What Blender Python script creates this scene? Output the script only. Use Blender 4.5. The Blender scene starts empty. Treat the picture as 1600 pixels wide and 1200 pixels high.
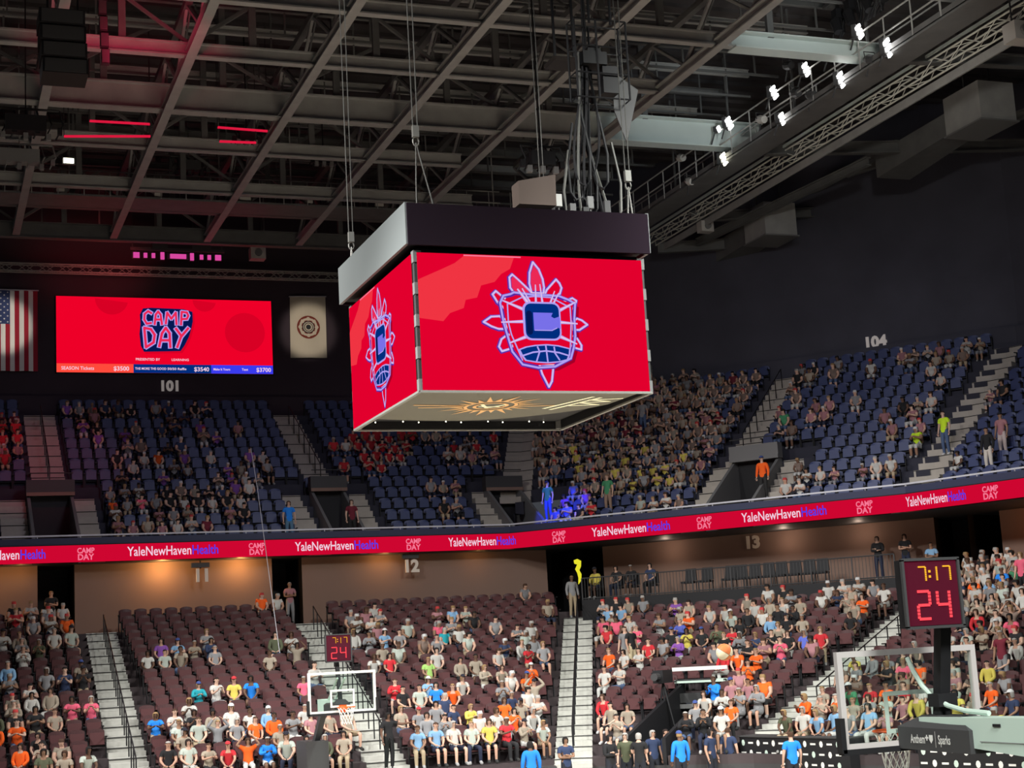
import bpy, math, random
from mathutils import Vector, Matrix
R0 = random.Random(7)
S = bpy.context.scene
COL = S.collection
# ---------------------------------------------------------------- camera
YAW, PITCH, ROLL, FPX = 0.35869, 0.16839, -0.0554966, 2495.6
CAM = Vector((-10.439, -28.781, 4.127))
_f = Vector((math.sin(YAW)*math.cos(PITCH), math.cos(YAW)*math.cos(PITCH), math.sin(PITCH)))
_r = Vector((math.cos(YAW), -math.sin(YAW), 0)); _u = _r.cross(_f)
RX = _r*math.cos(ROLL)+_u*math.sin(ROLL); UX = -_r*math.sin(ROLL)+_u*math.cos(ROLL)
cd = bpy.data.cameras.new('camera'); cam = bpy.data.objects.new('camera', cd); COL.objects.link(cam)
cd.sensor_width = 36; cd.lens = 36*FPX/1600; cd.clip_end = 300; cd.clip_start = .1
cam.matrix_world = Matrix(((RX.x, UX.x, -_f.x, CAM.x), (RX.y, UX.y, -_f.y, CAM.y), (RX.z, UX.z, -_f.z, CAM.z), (0, 0, 0, 1)))
S.camera = cam
S.view_settings.view_transform = 'Standard'; S.view_settings.look = 'None'
S.view_settings.exposure = 0.0; S.view_settings.gamma = 1
# ---------------------------------------------------------------- world + lights
w = bpy.data.worlds.new('world'); S.world = w; w.use_nodes = True
bg = w.node_tree.nodes['Background']; bg.inputs[0].default_value = (.80, .86, 1, 1); bg.inputs[1].default_value = 0.058
def lamp(name, kind, loc, target, power, color=(1, 1, 1), size=1, angle=60, blend=.6):
    d = bpy.data.lights.new(name, kind); d.energy = power; d.color = color
    if kind == 'AREA': d.size = size
    else: d.shadow_soft_size = size
    if kind == 'SPOT': d.spot_size = math.radians(angle); d.spot_blend = blend
    o = bpy.data.objects.new(name, d); COL.objects.link(o); o.location = loc
    o.rotation_euler = (Vector(target)-Vector(loc)).to_track_quat('-Z', 'Y').to_euler()
    return o
# court lights on the catwalks (spill on the lower stands)
for i, (y, p) in enumerate(((14, 1), (4, 1), (-8, 1))):
    lamp('court_light', 'SPOT', (17.6, y, 22), (-1, 13, 0), 13000*p, (1, .98, .95), .8, 62, .8)
    lamp('court_light', 'SPOT', (-18.6, y, 22), (9, 15, 0), 22000*p, (1, .98, .95), .8, 60, .8)
lamp('court_light', 'SPOT', (9.5, -14, 22), (6.5, 19, .5), 27000, (.97, 1, .93), 1.0, 50, .9)
lamp('court_light', 'SPOT', (4, -18, 23), (15, 14, 1), 20000, (.97, 1, .93), 1.0, 45, .9)
lamp('court_light', 'SPOT', (-17.6, -4, 22), (0, -3, 0), 46000, (1, .99, .96), .8, 46, .6)
lamp('court_light', 'SPOT', (17.6, -6, 22), (0, 1, 0), 46000, (1, .99, .96), .8, 46, .6)
lamp('court_light', 'SPOT', (-5, -38, 21), (2, -10, 3), 46000, (.98, 1, .95), 3.5, 34, .7)  # added behind the camera to brighten the near hoop and ball
for x in (-7.2, 6.9): lamp('banner_light', 'SPOT', (x*.6, 34, 19), (x, 45, 20), 2600, (1, .88, .75), .2, 15, .5)
lamp('truss_fill', 'SPOT', (12, 2, 19), (21.7, 20, 23), 2600, (1, .98, .9), .4, 50, .9)  # added spot without a fixture, brightens the edge truss
lamp('court_light', 'SPOT', (-18, -22, 19), (0, -14.5, 3), 16000, (.98, 1, .95), 1.0, 20, .8)  # added spot to brighten the side of the near boom
# house light on the upper stands: weak, cool
lamp('house_light', 'SPOT', (2, 10, 20.5), (-5, 38, 11.5), 3000, (.78, .74, 1), 2, 46, .9)
lamp('house_light', 'SPOT', (2, 10, 20.5), (9, 38, 11.5), 2800, (.80, .78, 1), 2, 42, .9)
lamp('house_light', 'SPOT', (8, 4, 20.5), (24, 30, 12), 4200, (.90, .88, 1), 2, 46, .9)
lamp('house_light', 'SPOT', (8, 0, 20.5), (29, 20, 12), 3600, (.88, .90, 1), 2, 46, .9)
lamp('stage_light_wash', 'SPOT', (6, 20, 22.6), (14.3, 32.7, 10.2), 42000, (.03, .07, 1), .1, 8.5, .35)
lamp('stage_light_wash', 'SPOT', (-6, 22, 22.6), (-6, 39, 13), 2200, (1, .12, .2), .3, 26, .8)
lamp('roof_wash', 'SPOT', (-5, 14, 20.5), (-4.5, 20, 27), 900, (1, .03, .12), .5, 75, .9)
lamp('roof_wash', 'SPOT', (-2, 40, 21.5), (-3, 45, 23.4), 380, (1, .1, .12), .5, 75, .9)
lamp('girder_fill', 'SPOT', (15, 13, 19.5), (17, 24.2, 23.8), 1500, (.82, .95, 1), .6, 34, .9)  # added spot without a fixture, brightens the main girder end
lamp('girder_fill', 'SPOT', (14, 6, 19), (16, 14.5, 23.6), 900, (.82, .95, 1), .6, 34, .9)  # same kind of added spot for the nearer girder end
# ---------------------------------------------------------------- materials
def mat(name, col, rough=.7, metal=0, emit=None, estr=1, noise=0, nscale=8, alpha=None, spec=.3):
    m = bpy.data.materials.new(name); m.use_nodes = True; nt = m.node_tree; b = nt.nodes['Principled BSDF']
    b.inputs['Base Color'].default_value = (*col, 1); b.inputs['Roughness'].default_value = rough
    b.inputs['Metallic'].default_value = metal; b.inputs['Specular IOR Level'].default_value = spec
    if emit: b.inputs['Emission Color'].default_value = (*emit, 1); b.inputs['Emission Strength'].default_value = estr
    if noise:
        tc = nt.nodes.new('ShaderNodeTexCoord'); n = nt.nodes.new('ShaderNodeTexNoise'); n.inputs['Scale'].default_value = nscale
        n.inputs['Detail'].default_value = 4
        r = nt.nodes.new('ShaderNodeMapRange'); r.inputs[3].default_value = 1-noise; r.inputs[4].default_value = 1+noise
        mx = nt.nodes.new('ShaderNodeVectorMath'); mx.operation = 'SCALE'; mx.inputs[0].default_value = col
        nt.links.new(tc.outputs['Object'], n.inputs['Vector']); nt.links.new(n.outputs['Fac'], r.inputs[0])
        nt.links.new(r.outputs[0], mx.inputs['Scale']); nt.links.new(mx.outputs[0], b.inputs['Base Color'])
    if alpha is not None: b.inputs['Alpha'].default_value = alpha
    return m
def lightmat(name, col, s=1):
    m = bpy.data.materials.new(name); m.use_nodes = True; nt = m.node_tree; nt.nodes.clear()
    e = nt.nodes.new('ShaderNodeEmission'); e.inputs[0].default_value = (*col, 1); e.inputs[1].default_value = s
    o = nt.nodes.new('ShaderNodeOutputMaterial'); nt.links.new(e.outputs[0], o.inputs[0]); return m
def objmat(name, rough=.8):
    m = mat(name, (.5, .5, .5), rough); nt = m.node_tree
    oi = nt.nodes.new('ShaderNodeObjectInfo'); nt.links.new(oi.outputs['Color'], nt.nodes['Principled BSDF'].inputs['Base Color']); return m
def attrmat(name):
    m = mat(name, (.5, .5, .5), .8); nt = m.node_tree
    a = nt.nodes.new('ShaderNodeAttribute'); a.attribute_name = 'Col'; nt.links.new(a.outputs['Color'], nt.nodes['Principled BSDF'].inputs['Base Color']); return m
def lin(r, g, b): return tuple(((c/255)/12.92 if c/255 <= .04045 else ((c/255+.055)/1.055)**2.4) for c in (r, g, b))
M = {}
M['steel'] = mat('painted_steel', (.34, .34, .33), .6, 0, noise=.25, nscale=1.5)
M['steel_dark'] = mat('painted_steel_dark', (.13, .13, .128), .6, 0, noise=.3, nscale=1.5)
M['steel_pale'] = mat('pale_steel', (.50, .56, .54), .5, 0, noise=.1, nscale=1)  # lighter steel; lamp light on the girder ends put into the colour
M['deck'] = mat('roof_deck', (.09, .082, .085), .9, noise=.5, nscale=.6)
M['wall'] = mat('black_wall', (.045, .032, .042), .9, noise=.3, nscale=.5)
M['wall_blue'] = mat('black_wall_blue', (.062, .062, .082), .9, noise=.3, nscale=.5)
M['tan'] = mat('tan_plaster', (.22, .145, .115), .9, noise=.06, nscale=.8)
M['conc'] = mat('terrace_concrete', (.055, .042, .045), .85, noise=.3, nscale=2)
M['conc_up'] = mat('upper_terrace_concrete', (.035, .035, .05), .85, noise=.3, nscale=2)
M['tread'] = mat('pale_step', (.50, .50, .46), .8, noise=.15, nscale=3)
M['tread_up'] = mat('upper_step', (.42, .38, .33), .8, noise=.15, nscale=3)
M['nosing'] = mat('dark_nosing', (.03, .03, .03), .8)
M['court'] = mat('court_floor', (.48, .42, .34), .4, noise=.1, nscale=.5)
M['black'] = mat('matt_black', (.012, .012, .014), .6)
M['black_gloss'] = mat('gloss_black', (.02, .02, .022), .3)
M['dgrey'] = mat('dark_grey', (.05, .05, .052), .6)
M['box_tan'] = mat('box_tan', (.17, .13, .11), .8)
M['grey'] = mat('mid_grey', (.18, .18, .18), .6)
M['header_lit'] = mat('header_side_lit', (.20, .22, .22), .5, noise=.06, nscale=1)  # paler than the front header: light on this side put into its colour
M['header'] = mat('header_panel', (.022, .015, .022), 1.0, spec=.0)
M['under'] = mat('underside_panel', (.16, .155, .12), .6)
M['gold'] = mat('gold_print', (.75, .42, .16), .5, emit=(.9, .55, .25), estr=.25)  # weak emission added, though the print is no lamp
M['cream'] = mat('cream_print', (.85, .85, .6), .5, emit=(.9, .85, .55), estr=.35)  # self-glow added to this print as well
M['truss'] = mat('truss_alloy', (.62, .62, .56), .5)
M['wire'] = mat('steel_wire', (.30, .30, .28), .5, .3)
M['cable'] = mat('dull_cable', (.14, .14, .13), .6)
M['maroon'] = mat('maroon_plastic', (.070, .026, .028), .55, noise=.12, nscale=3, spec=.4)
M['maroon_cush'] = mat('maroon_cushion', (.095, .036, .038), .8)
M['navy'] = mat('navy_plastic', (.045, .060, .150), .5, spec=.4)
M['fascia'] = mat('navy_fascia', (.035, .04, .085), .6)
M['rail'] = mat('pale_rail', (.55, .55, .6), .4)
M['mint'] = mat('pale_mint_paint', (.55, .68, .60), .5)
M['white'] = mat('white_paint', (.75, .75, .72), .5)
M['frame'] = mat('brushed_frame', (.62, .58, .57), .4, .2)
M['orange'] = mat('orange_rim', (.9, .12, .02), .4)
M['net'] = mat('net_cord', (.85, .85, .8), .8)
M['ivory'] = mat('ivory_cloth', (.48, .43, .34), .9)
M['numb'] = mat('number_sign', (.6, .55, .52), .7, emit=(.6, .55, .52), estr=.22)  # slight emission added to brighten the numbers
M['redcloth'] = mat('red_cloth', (.35, .02, .04), .9)
M['bluecloth'] = mat('blue_cloth', (.04, .06, .16), .9)
M['maroonprint'] = mat('maroon_print', (.16, .03, .02), .9)
M['led_red'] = lightmat('led_red', lin(226, 0, 45))
M['led_red2'] = lightmat('led_red_bright', lin(240, 52, 66))
M['led_wallred'] = lightmat('led_wall_red', lin(238, 0, 40))
M['led_darkred'] = lightmat('led_dark_red', lin(216, 0, 36))
M['led_ribbon'] = lightmat('led_ribbon', lin(205, 6, 48))
M['led_white'] = lightmat('led_white', lin(240, 205, 225))
M['led_lilac'] = lightmat('led_lilac', lin(176, 160, 240))
M['led_lilac2'] = lightmat('led_lilac_mid', lin(120, 112, 232))
M['led_purple'] = lightmat('led_purple', lin(90, 40, 160))
M['led_navy'] = lightmat('led_navy', lin(0, 45, 125))
M['led_navy2'] = lightmat('led_navy_dark', lin(4, 24, 82))
M['led_blue'] = lightmat('led_blue', lin(58, 60, 238))
M['led_pink'] = lightmat('led_pink', lin(245, 120, 150))
M['led_hot'] = lightmat('led_hot', lin(235, 40, 85))
M['led_shadow'] = lightmat('led_shadow', lin(165, 0, 38))
M['led_orange'] = lightmat('led_orange', lin(255, 75, 60))
M['digit_red'] = lightmat('digit_red', (1, .07, .09), 1.3)
M['digit_yel'] = lightmat('digit_yellow', (1, .50, .03), 1.1)
M['clock_face'] = mat('clock_face', (.03, .006, .012), .3, emit=(.10, .0, .012), estr=.6)
M['lampwhite'] = lightmat('lamp_white', (1, .99, .97), 9)
M['lampwarm'] = lightmat('lamp_warm', (1, .97, .75), 7)
M['lampmag'] = lightmat('lamp_magenta', (.85, .08, .42), .8)
M['glow_red'] = lightmat('glow_red', (.75, .01, .05), .9)  # emission standing in for red light falling on steel
M['yellow_glow'] = lightmat('yellow_glow', (.8, .75, .03), 1.0)
M['lamp_off'] = mat('lamp_housing', (.5, .48, .45), .5)
M['skin'] = objmat('skin', .6); M['cloth'] = objmat('cloth', .9); M['hair'] = objmat('hair', .9)
M['eye'] = mat('eye', (.02, .015, .015), .3)
M['crowd'] = attrmat('crowd_cloth')
g = bpy.data.materials.new('backboard_glass'); g.use_nodes = True; nt = g.node_tree; nt.nodes.clear()
o_ = nt.nodes.new('ShaderNodeOutputMaterial'); mx = nt.nodes.new('ShaderNodeMixShader'); tr = nt.nodes.new('ShaderNodeBsdfTransparent'); gl = nt.nodes.new('ShaderNodeBsdfGlossy')
tr.inputs[0].default_value = (.90, .95, .93, 1); gl.inputs['Roughness'].default_value = .08; mx.inputs[0].default_value = .07
nt.links.new(tr.outputs[0], mx.inputs[1]); nt.links.new(gl.outputs[0], mx.inputs[2]); nt.links.new(mx.outputs[0], o_.inputs[0]); M['glass'] = g
# ---------------------------------------------------------------- mesh helpers
class MB:
    def __init__(s): s.v = []; s.f = []; s.m = []; s.mats = []
    def mi(s, m):
        if m not in s.mats: s.mats.append(m)
        return s.mats.index(m)
    def add(s, vs, fs, m):
        b = len(s.v); s.v += [tuple(v) for v in vs]; k = s.mi(m)
        for f in fs: s.f.append(tuple(b+i for i in f)); s.m.append(k)
    def hexa(s, p, m):   # 8 points: bottom 4 ccw, top 4 ccw
        s.add(p, [(3, 2, 1, 0), (4, 5, 6, 7), (0, 1, 5, 4), (1, 2, 6, 5), (2, 3, 7, 6), (3, 0, 4, 7)], m)
    def box(s, c, d, m, rz=0):
        x, y, z = d[0]/2, d[1]/2, d[2]/2; cs, sn = math.cos(rz), math.sin(rz); P = []
        for zz in (-z, z):
            for a, b in ((-x, -y), (x, -y), (x, y), (-x, y)): P.append((c[0]+a*cs-b*sn, c[1]+a*sn+b*cs, c[2]+zz))
        s.hexa(P, m)
    def bar(s, p0, p1, w, h, m, up=(0, 0, 1)):
        p0 = Vector(p0); p1 = Vector(p1); d = (p1-p0).normalized(); u = Vector(up)
        if abs(d.dot(u)) > .98: u = Vector((0, 1, 0))
        r = d.cross(u).normalized()*w/2; t = r.cross(d).normalized()*h/2
        s.hexa([p0-r-t, p0+r-t, p1+r-t, p1-r-t, p0-r+t, p0+r+t, p1+r+t, p1-r+t], m)
    def ibeam(s, p0, p1, w, h, m, t=.05):
        z = Vector((0, 0, h/2-t/2)); p0 = Vector(p0); p1 = Vector(p1)
        s.bar(p0-z, p1-z, w, t, m); s.bar(p0+z, p1+z, w, t, m); s.bar(p0, p1, t*.8, h-2*t, m)
    def tube(s, pts, r, m, n=6, closed=False):
        pts = [Vector(p) for p in pts]; N = len(pts); vs = []; fs = []
        for i, p in enumerate(pts):
            if closed: d = pts[(i+1) % N]-pts[i-1]
            else: d = pts[min(i+1, N-1)]-pts[max(i-1, 0)]
            d.normalize(); u = Vector((0, 0, 1)) if abs(d.z) < .9 else Vector((1, 0, 0))
            a = d.cross(u).normalized(); b = a.cross(d)
            rr = r[i] if isinstance(r, (list, tuple)) else r
            for k in range(n): q = 2*math.pi*k/n; vs.append(p+a*math.cos(q)*rr+b*math.sin(q)*rr)
        L = N if closed else N-1
        for i in range(L):
            for k in range(n):
                j = (i+1) % N; fs.append((i*n+k, j*n+k, j*n+(k+1) % n, i*n+(k+1) % n))
        if not closed: fs += [tuple(range(n)), tuple(range((N-1)*n+n-1, (N-1)*n-1, -1))]
        s.add(vs, fs, m)
    def ball(s, c, r, m, nu=12, nv=8, sc=(1, 1, 1)):
        vs = []; fs = []
        for j in range(nv+1):
            t = math.pi*j/nv
            for i in range(nu): q = 2*math.pi*i/nu; vs.append((c[0]+r*sc[0]*math.sin(t)*math.cos(q), c[1]+r*sc[1]*math.sin(t)*math.sin(q), c[2]+r*sc[2]*math.cos(t)))
        for j in range(nv):
            for i in range(nu): fs.append((j*nu+i, (j+1)*nu+i, (j+1)*nu+(i+1) % nu, j*nu+(i+1) % nu))
        s.add(vs, fs, m)
    def mesh(s, name):
        me = bpy.data.meshes.new(name); me.from_pydata(s.v, [], s.f)
        for m in s.mats: me.materials.append(M[m] if isinstance(m, str) else m)
        me.polygons.foreach_set('material_index', s.m); me.update(); return me
    def build(s, name, parent=None, loc=None, **kw):
        o = bpy.data.objects.new(name, s.mesh(name)); COL.objects.link(o)
        if parent: o.parent = parent
        if loc: o.location = loc
        return tag(o, **kw)
def tag(o, label=None, cat=None, group=None, kind=None):
    if label: o['label'] = label
    if cat: o['category'] = cat
    if group: o['group'] = group
    if kind: o['kind'] = kind
    return o
def empty(name, loc=(0, 0, 0), rz=0, **kw):
    o = bpy.data.objects.new(name, None); COL.objects.link(o); o.location = loc; o.rotation_euler = (0, 0, rz); o.empty_display_size = .1
    return tag(o, **kw)
def smooth(o):
    o.data.polygons.foreach_set('use_smooth', [True]*len(o.data.polygons)); return o
def ray(x, y): return RX*((x-800)/FPX)-UX*((y-600)/FPX)+_f
def ony(x, y, Y): d = ray(x, y); return CAM+d*((Y-CAM.y)/d.y)
def onx(x, y, X): d = ray(x, y); return CAM+d*((X-CAM.x)/d.x)
def onz(x, y, Z): d = ray(x, y); return CAM+d*((Z-CAM.z)/d.z)
def px(P):
    q = Vector(P)-CAM; z = q.dot(_f); return (800+FPX*q.dot(RX)/z, 600-FPX*q.dot(UX)/z, z)
def inview(P, mg=40):
    x, y, z = px(P); return z > 0 and -mg < x < 1600+mg and -mg < y < 1200+mg
_tx = {}
def text_geo(t, bold=.0, sx=1.0):
    """triangulated outline of a word, unit height, left-aligned: (verts2d, faces, width)"""
    k = (t, bold)
    if k in _tx: return _tx[k]
    c = bpy.data.curves.new('t', 'FONT'); c.body = t; c.size = 1; c.offset = bold; c.resolution_u = 3; c.fill_mode = 'FRONT'
    o = bpy.data.objects.new('t', c); COL.objects.link(o)
    dg = bpy.context.evaluated_depsgraph_get(); me = o.evaluated_get(dg).to_mesh()
    vs = [(v.co.x, v.co.y) for v in me.vertices]; fs = [tuple(p.vertices) for p in me.polygons]
    o.evaluated_get(dg).to_mesh_clear(); bpy.data.objects.remove(o); bpy.data.curves.remove(c)
    _tx[k] = (vs, fs, max(v[0] for v in vs)); return _tx[k]
def put_text(mb, t, fn, h, m, x0=0, y0=0, align='l', bold=0.0, sx=1.0):
    """fn maps (u,v) metres -> world point"""
    vs, fs, W = text_geo(t, bold); s_ = h/.72
    if align == 'c': x0 -= W*s_*sx/2
    if align == 'r': x0 -= W*s_*sx
    mb.add([fn(x0+v[0]*s_*sx, y0+v[1]*s_) for v in vs], fs, m)
    return x0+W*s_*sx
def stroke(mb, pts, w, fn, m, closed=False):
    P = [Vector((p[0], p[1])) for p in pts]
    if closed: P = P+[P[0]]
    for a, b in zip(P, P[1:]):
        d = (b-a)
        if d.length < 1e-6: continue
        d = d.normalized(); n = Vector((-d.y, d.x))*w/2; e = d*w*.3
        mb.add([fn(*(a-n-e)), fn(*(a+n-e)), fn(*(b+n+e)), fn(*(b-n+e))], [(0, 1, 2, 3)], m)
def poly(mb, pts, fn, m): mb.add([fn(*p) for p in pts], [tuple(range(len(pts)))], m)
# ---------------------------------------------------------------- seating bowl plan
class Tier:
    """stands that follow a three-sided line: end side, corner side, long side"""
    def __init__(s, A, B, a2, a3, n, o0, tread, z0, rise):
        u = [Vector((1, 0)), Vector((math.cos(a2), math.sin(a2))), Vector((math.cos(a3), math.sin(a3)))]
        s.u = u; s.n = [Vector((-q.y, q.x)) for q in u]; s.V = [Vector((A[0]-60, A[1])), Vector(A), Vector(B)]
        s.org = [Vector((0, A[1])), Vector(A), Vector(B)]
        s.mit = [(s.n[0]+s.n[1])/(1+s.n[0].dot(s.n[1])), (s.n[1]+s.n[2])/(1+s.n[1].dot(s.n[2]))]
        s.N, s.o0, s.tr, s.z0, s.ri = n, o0, tread, z0, rise
        s.A, s.B = Vector(A), Vector(B)
    def node(s, k, o):     # k 0: far left end, 1: A, 2: B, 3: far right end
        if k == 0: return Vector((-22, s.A.y+o))
        if k == 1: return s.A+s.mit[0]*o
        if k == 2: return s.B+s.mit[1]*o
        return s.B+s.u[2]*30+s.n[2]*o
    def P(s, k, t, o, z): q = s.org[k]+s.u[k]*t+s.n[k]*o; return Vector((q.x, q.y, z))
    def lim(s, k, o):
        a = (s.node(k, o)-s.org[k]).dot(s.u[k]); b = (s.node(k+1, o)-s.org[k]).dot(s.u[k]); return a, b
    def oz(s, i): return s.o0+s.tr*i, s.z0+s.ri*i
    def rz(s, k): return math.atan2(s.u[k].y, s.u[k].x)
    def strip(s, mb, o1, z1, o2, z2, m, ks=(0, 1, 2)):
        for k in ks:
            a, b, c, d = s.node(k, o1), s.node(k+1, o1), s.node(k+1, o2), s.node(k, o2)
            mb.add([(a.x, a.y, z1), (b.x, b.y, z1), (c.x, c.y, z2), (d.x, d.y, z2)], [(0, 1, 2, 3)], m)
    def hit(s, x, y, h, seat=.5):
        """row and place whose point at height h above the tread is seen at this pixel"""
        d = ray(x, y); best = None
        for k in range(3):
            a = Vector((d.x, d.y)).dot(s.n[k]); b = (Vector((CAM.x, CAM.y))-s.org[k]).dot(s.n[k])
            for i in range(s.N):
                o, z = s.oz(i); tt = (o+seat-b)/a; P = CAM+d*tt
                t = (Vector((P.x, P.y))-s.org[k]).dot(s.u[k]); l0, l1 = s.lim(k, o+seat)
                if t < l0 or t > l1: continue
                e = abs(P.z-(z+h))
                if best is None or e < best[0]: best = (e, k, i, t)
        return best
rad = math.radians
LO = Tier((15.2, 33.1), (25.77, 21.36), rad(-48), rad(-69), 18, -16, .84, 1.0, .28)
UP = Tier((12.3, 33.1), (22.9, 20.3), rad(-50.7), rad(-70), 13, .45, .85, 9.0, .56)
# aisles: (side, place at the front, place at the back, half width, first row, last row)
LO_A = [(0, -4.9, -4.3, .54, 0, 17), (0, 2.4, 3.4, .6, 0, 17), (0, -12.2, -12.2, .6, 0, 17)]
UP_A = [(0, -7.1, -7.1, .5, 0, 4), (0, -4.35, -4.35, .4, 0, 4), (0, -5.6, -5.6, .66, 5, 12),
        (0, 4.3, 4.0, .45, 0, 4), (0, 6.75, 6.9, .35, 0, 4), (0, 5.6, 5.4, .55, 5, 12), (0, 12.0, 12.5, .45, 0, 4),
        (1, 8.1, 8.0, .42, 0, 4), (1, 11.1, 11.1, .42, 0, 4), (1, 8.6, 8.6, .62, 5, 12)]
def aisle_t(a, i, n): f = (i-a[4])/max(1, a[5]-a[4]); return a[1]+(a[2]-a[1])*f
LO_MIT = .62; UP_MIT = .75    # half widths of the corner aisles
# holes cut in the rows by the tunnels: (side, t0, t1, first row, last row)
UP_H = [(0, -6.55, -4.8, 0, 3), (0, 4.8, 6.35, 0, 3), (0, 12.5, 16, 0, 3), (1, -1, 1.1, 0, 3), (1, 8.55, 10.65, 0, 3)]
LO_H = [(1, 8.7, 10.2, 0, 5)]
def free(T, holes, aisles, mitw, k, i, t, mg=.0, two=True):
    o = T.oz(i)[0]+.5; l0, l1 = T.lim(k, o)
    if k > 0 and t < l0+mitw+mg: return False
    if k < 2 and t > l1-mitw-mg: return False
    for h in holes:
        if h[0] == k and h[3] <= i <= h[4] and h[1]-mg < t < h[2]+mg: return False
    for a in aisles:
        if a[0] == k and a[4] <= i <= a[5] and abs(t-aisle_t(a, i, 0)) < a[3]+mg: return False
    return True
def terrace(T, holes, name, m, zb, last=None):
    mb = MB()
    for i in range(T.N):
        o, z = T.oz(i)
        for k in range(3):
            a, b = T.node(k, o), T.node(k+1, o); c, d = T.node(k+1, o+T.tr), T.node(k, o+T.tr)
            la, lb = T.lim(k, o); lc, ld = T.lim(k, o+T.tr)
            cuts = [(max(h[1], la), min(h[2], lb)) for h in holes if h[0] == k and h[3] <= i <= h[4]]
            spans = []; cur = la; e0 = True
            for c0, c1 in sorted(cuts):
                if c0 > cur: spans.append((cur, c0))
                cur = c1
            if cur < lb-.01: spans.append((cur, lb))
            for t0, t1 in spans:
                u0 = lc if abs(t0-la) < 1e-6 else t0; u1 = ld if abs(t1-lb) < 1e-6 else t1
                mb.add([T.P(k, t0, o, z-T.ri), T.P(k, t1, o, z-T.ri), T.P(k, t1, o, z), T.P(k, t0, o, z)], [(0, 1, 2, 3)], m)
                mb.add([T.P(k, t0, o, z), T.P(k, t1, o, z), T.P(k, u1, o+T.tr, z), T.P(k, u0, o+T.tr, z)], [(0, 1, 2, 3)], m)
    return mb
# ---- setting
mb = MB(); mb.box((0, 5, -.1), (80, 90, .2), 'court'); mb.build('floor', kind='structure')
mb = terrace(LO, LO_H, 'x', 'conc', 0); LO.strip(mb, -16, 0, -16, .73, 'dgrey'); mb.build('floor_lower_terrace', kind='structure')
mb = terrace(UP, UP_H, 'x', 'conc_up', 0)
UP.strip(mb, -.02, 8.44, 10, 8.44, 'dgrey'); mb.build('floor_upper_terrace', kind='structure')
# outer black walls
for k, nm in ((0, 'wall_back'), (1, 'wall_corner'), (2, 'wall_right')):
    mb = MB(); o = 11.9
    UP.strip(mb, o, 13, o, 27.4, 'wall' if k == 0 else 'wall_blue', (k,)); UP.strip(mb, o+.3, 13, o+.3, 27.4, 'wall', (k,))
    UP.strip(mb, o, 13, o+.3, 13, 'wall', (k,)); wm = 'wall_blue' if k else 'wall'; UP.strip(mb, 11.5, 15.7, 11.5, 16.75, wm, (k,)); UP.strip(mb, 11.5, 16.75, o, 16.75, wm, (k,))
    mb.build(nm, kind='structure')
# roof deck with its ribs
mb = MB(); mb.box((5, 8, 27.5), (90, 76, .2), 'deck')
for i in range(76): mb.box((5, -28+i*1.0, 27.33), (90, .3, .16), 'deck')
mb.build('ceiling', kind='structure')
# concourse wall behind the lower stands, broken by dark doorways
DOORS = [(0, -6.35, -5.0), (0, 2.55, 3.75), (0, 14.2, 16.2), (1, -.9, .8), (1, 14.7, 16.8), (2, -.6, 1.2), (0, -14, -13)]
wo = .9
for k, nm in ((0, 'wall_concourse_end'), (1, 'wall_concourse_corner'), (2, 'wall_concourse_side')):
    mb = MB(); la, lb = LO.lim(k, wo); cur = la
    for q in sorted([d for d in DOORS if d[0] == k], key=lambda d: d[1]):
        a, b = max(q[1], la), min(q[2], lb)
        if a > cur: mb.add([LO.P(k, cur, wo, 5), LO.P(k, a, wo, 5), LO.P(k, a, wo, 8.44), LO.P(k, cur, wo, 8.44)], [(0, 1, 2, 3)], 'tan')
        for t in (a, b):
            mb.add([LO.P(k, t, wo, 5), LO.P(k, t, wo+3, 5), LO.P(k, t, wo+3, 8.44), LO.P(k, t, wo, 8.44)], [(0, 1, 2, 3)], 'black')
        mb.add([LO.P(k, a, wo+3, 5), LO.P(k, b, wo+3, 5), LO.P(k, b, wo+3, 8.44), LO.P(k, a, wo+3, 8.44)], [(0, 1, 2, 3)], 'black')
        cur = b
    if cur < lb: mb.add([LO.P(k, cur, wo, 5), LO.P(k, lb, wo, 5), LO.P(k, lb, wo, 8.44), LO.P(k, cur, wo, 8.44)], [(0, 1, 2, 3)], 'tan')
    LO.strip(mb, LO.oz(17)[0]+.84, 5.76, wo+3, 5.76, 'conc', (k,))
    mb.build(nm, kind='structure')
# balcony front: navy fascia, pale handrail
mb = MB(); UP.strip(mb, -.02, 9.13, -.02, 9.38, 'fascia'); UP.strip(mb, -.02, 9.38, .12, 9.38, 'fascia'); UP.strip(mb, .12, 9.38, .12, 8.9, 'fascia')
mb.build('trim_1', kind='structure')
mb = MB(); nodes = [Vector((*UP.node(k, .03), 9.47)) for k in range(4)]
for a, b in zip(nodes, nodes[1:]):
    mb.bar(a, b, .06, .06, 'rail'); n = int((b-a).length/1.5)
    for i in range(n): q = a+(b-a)*i/n; mb.bar(q, q-Vector((0, 0, .12)), .03, .03, 'rail')
mb.build('balcony_handrail', label='pale metal handrail along the balcony edge above the red ribbon display', cat='handrail')
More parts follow.
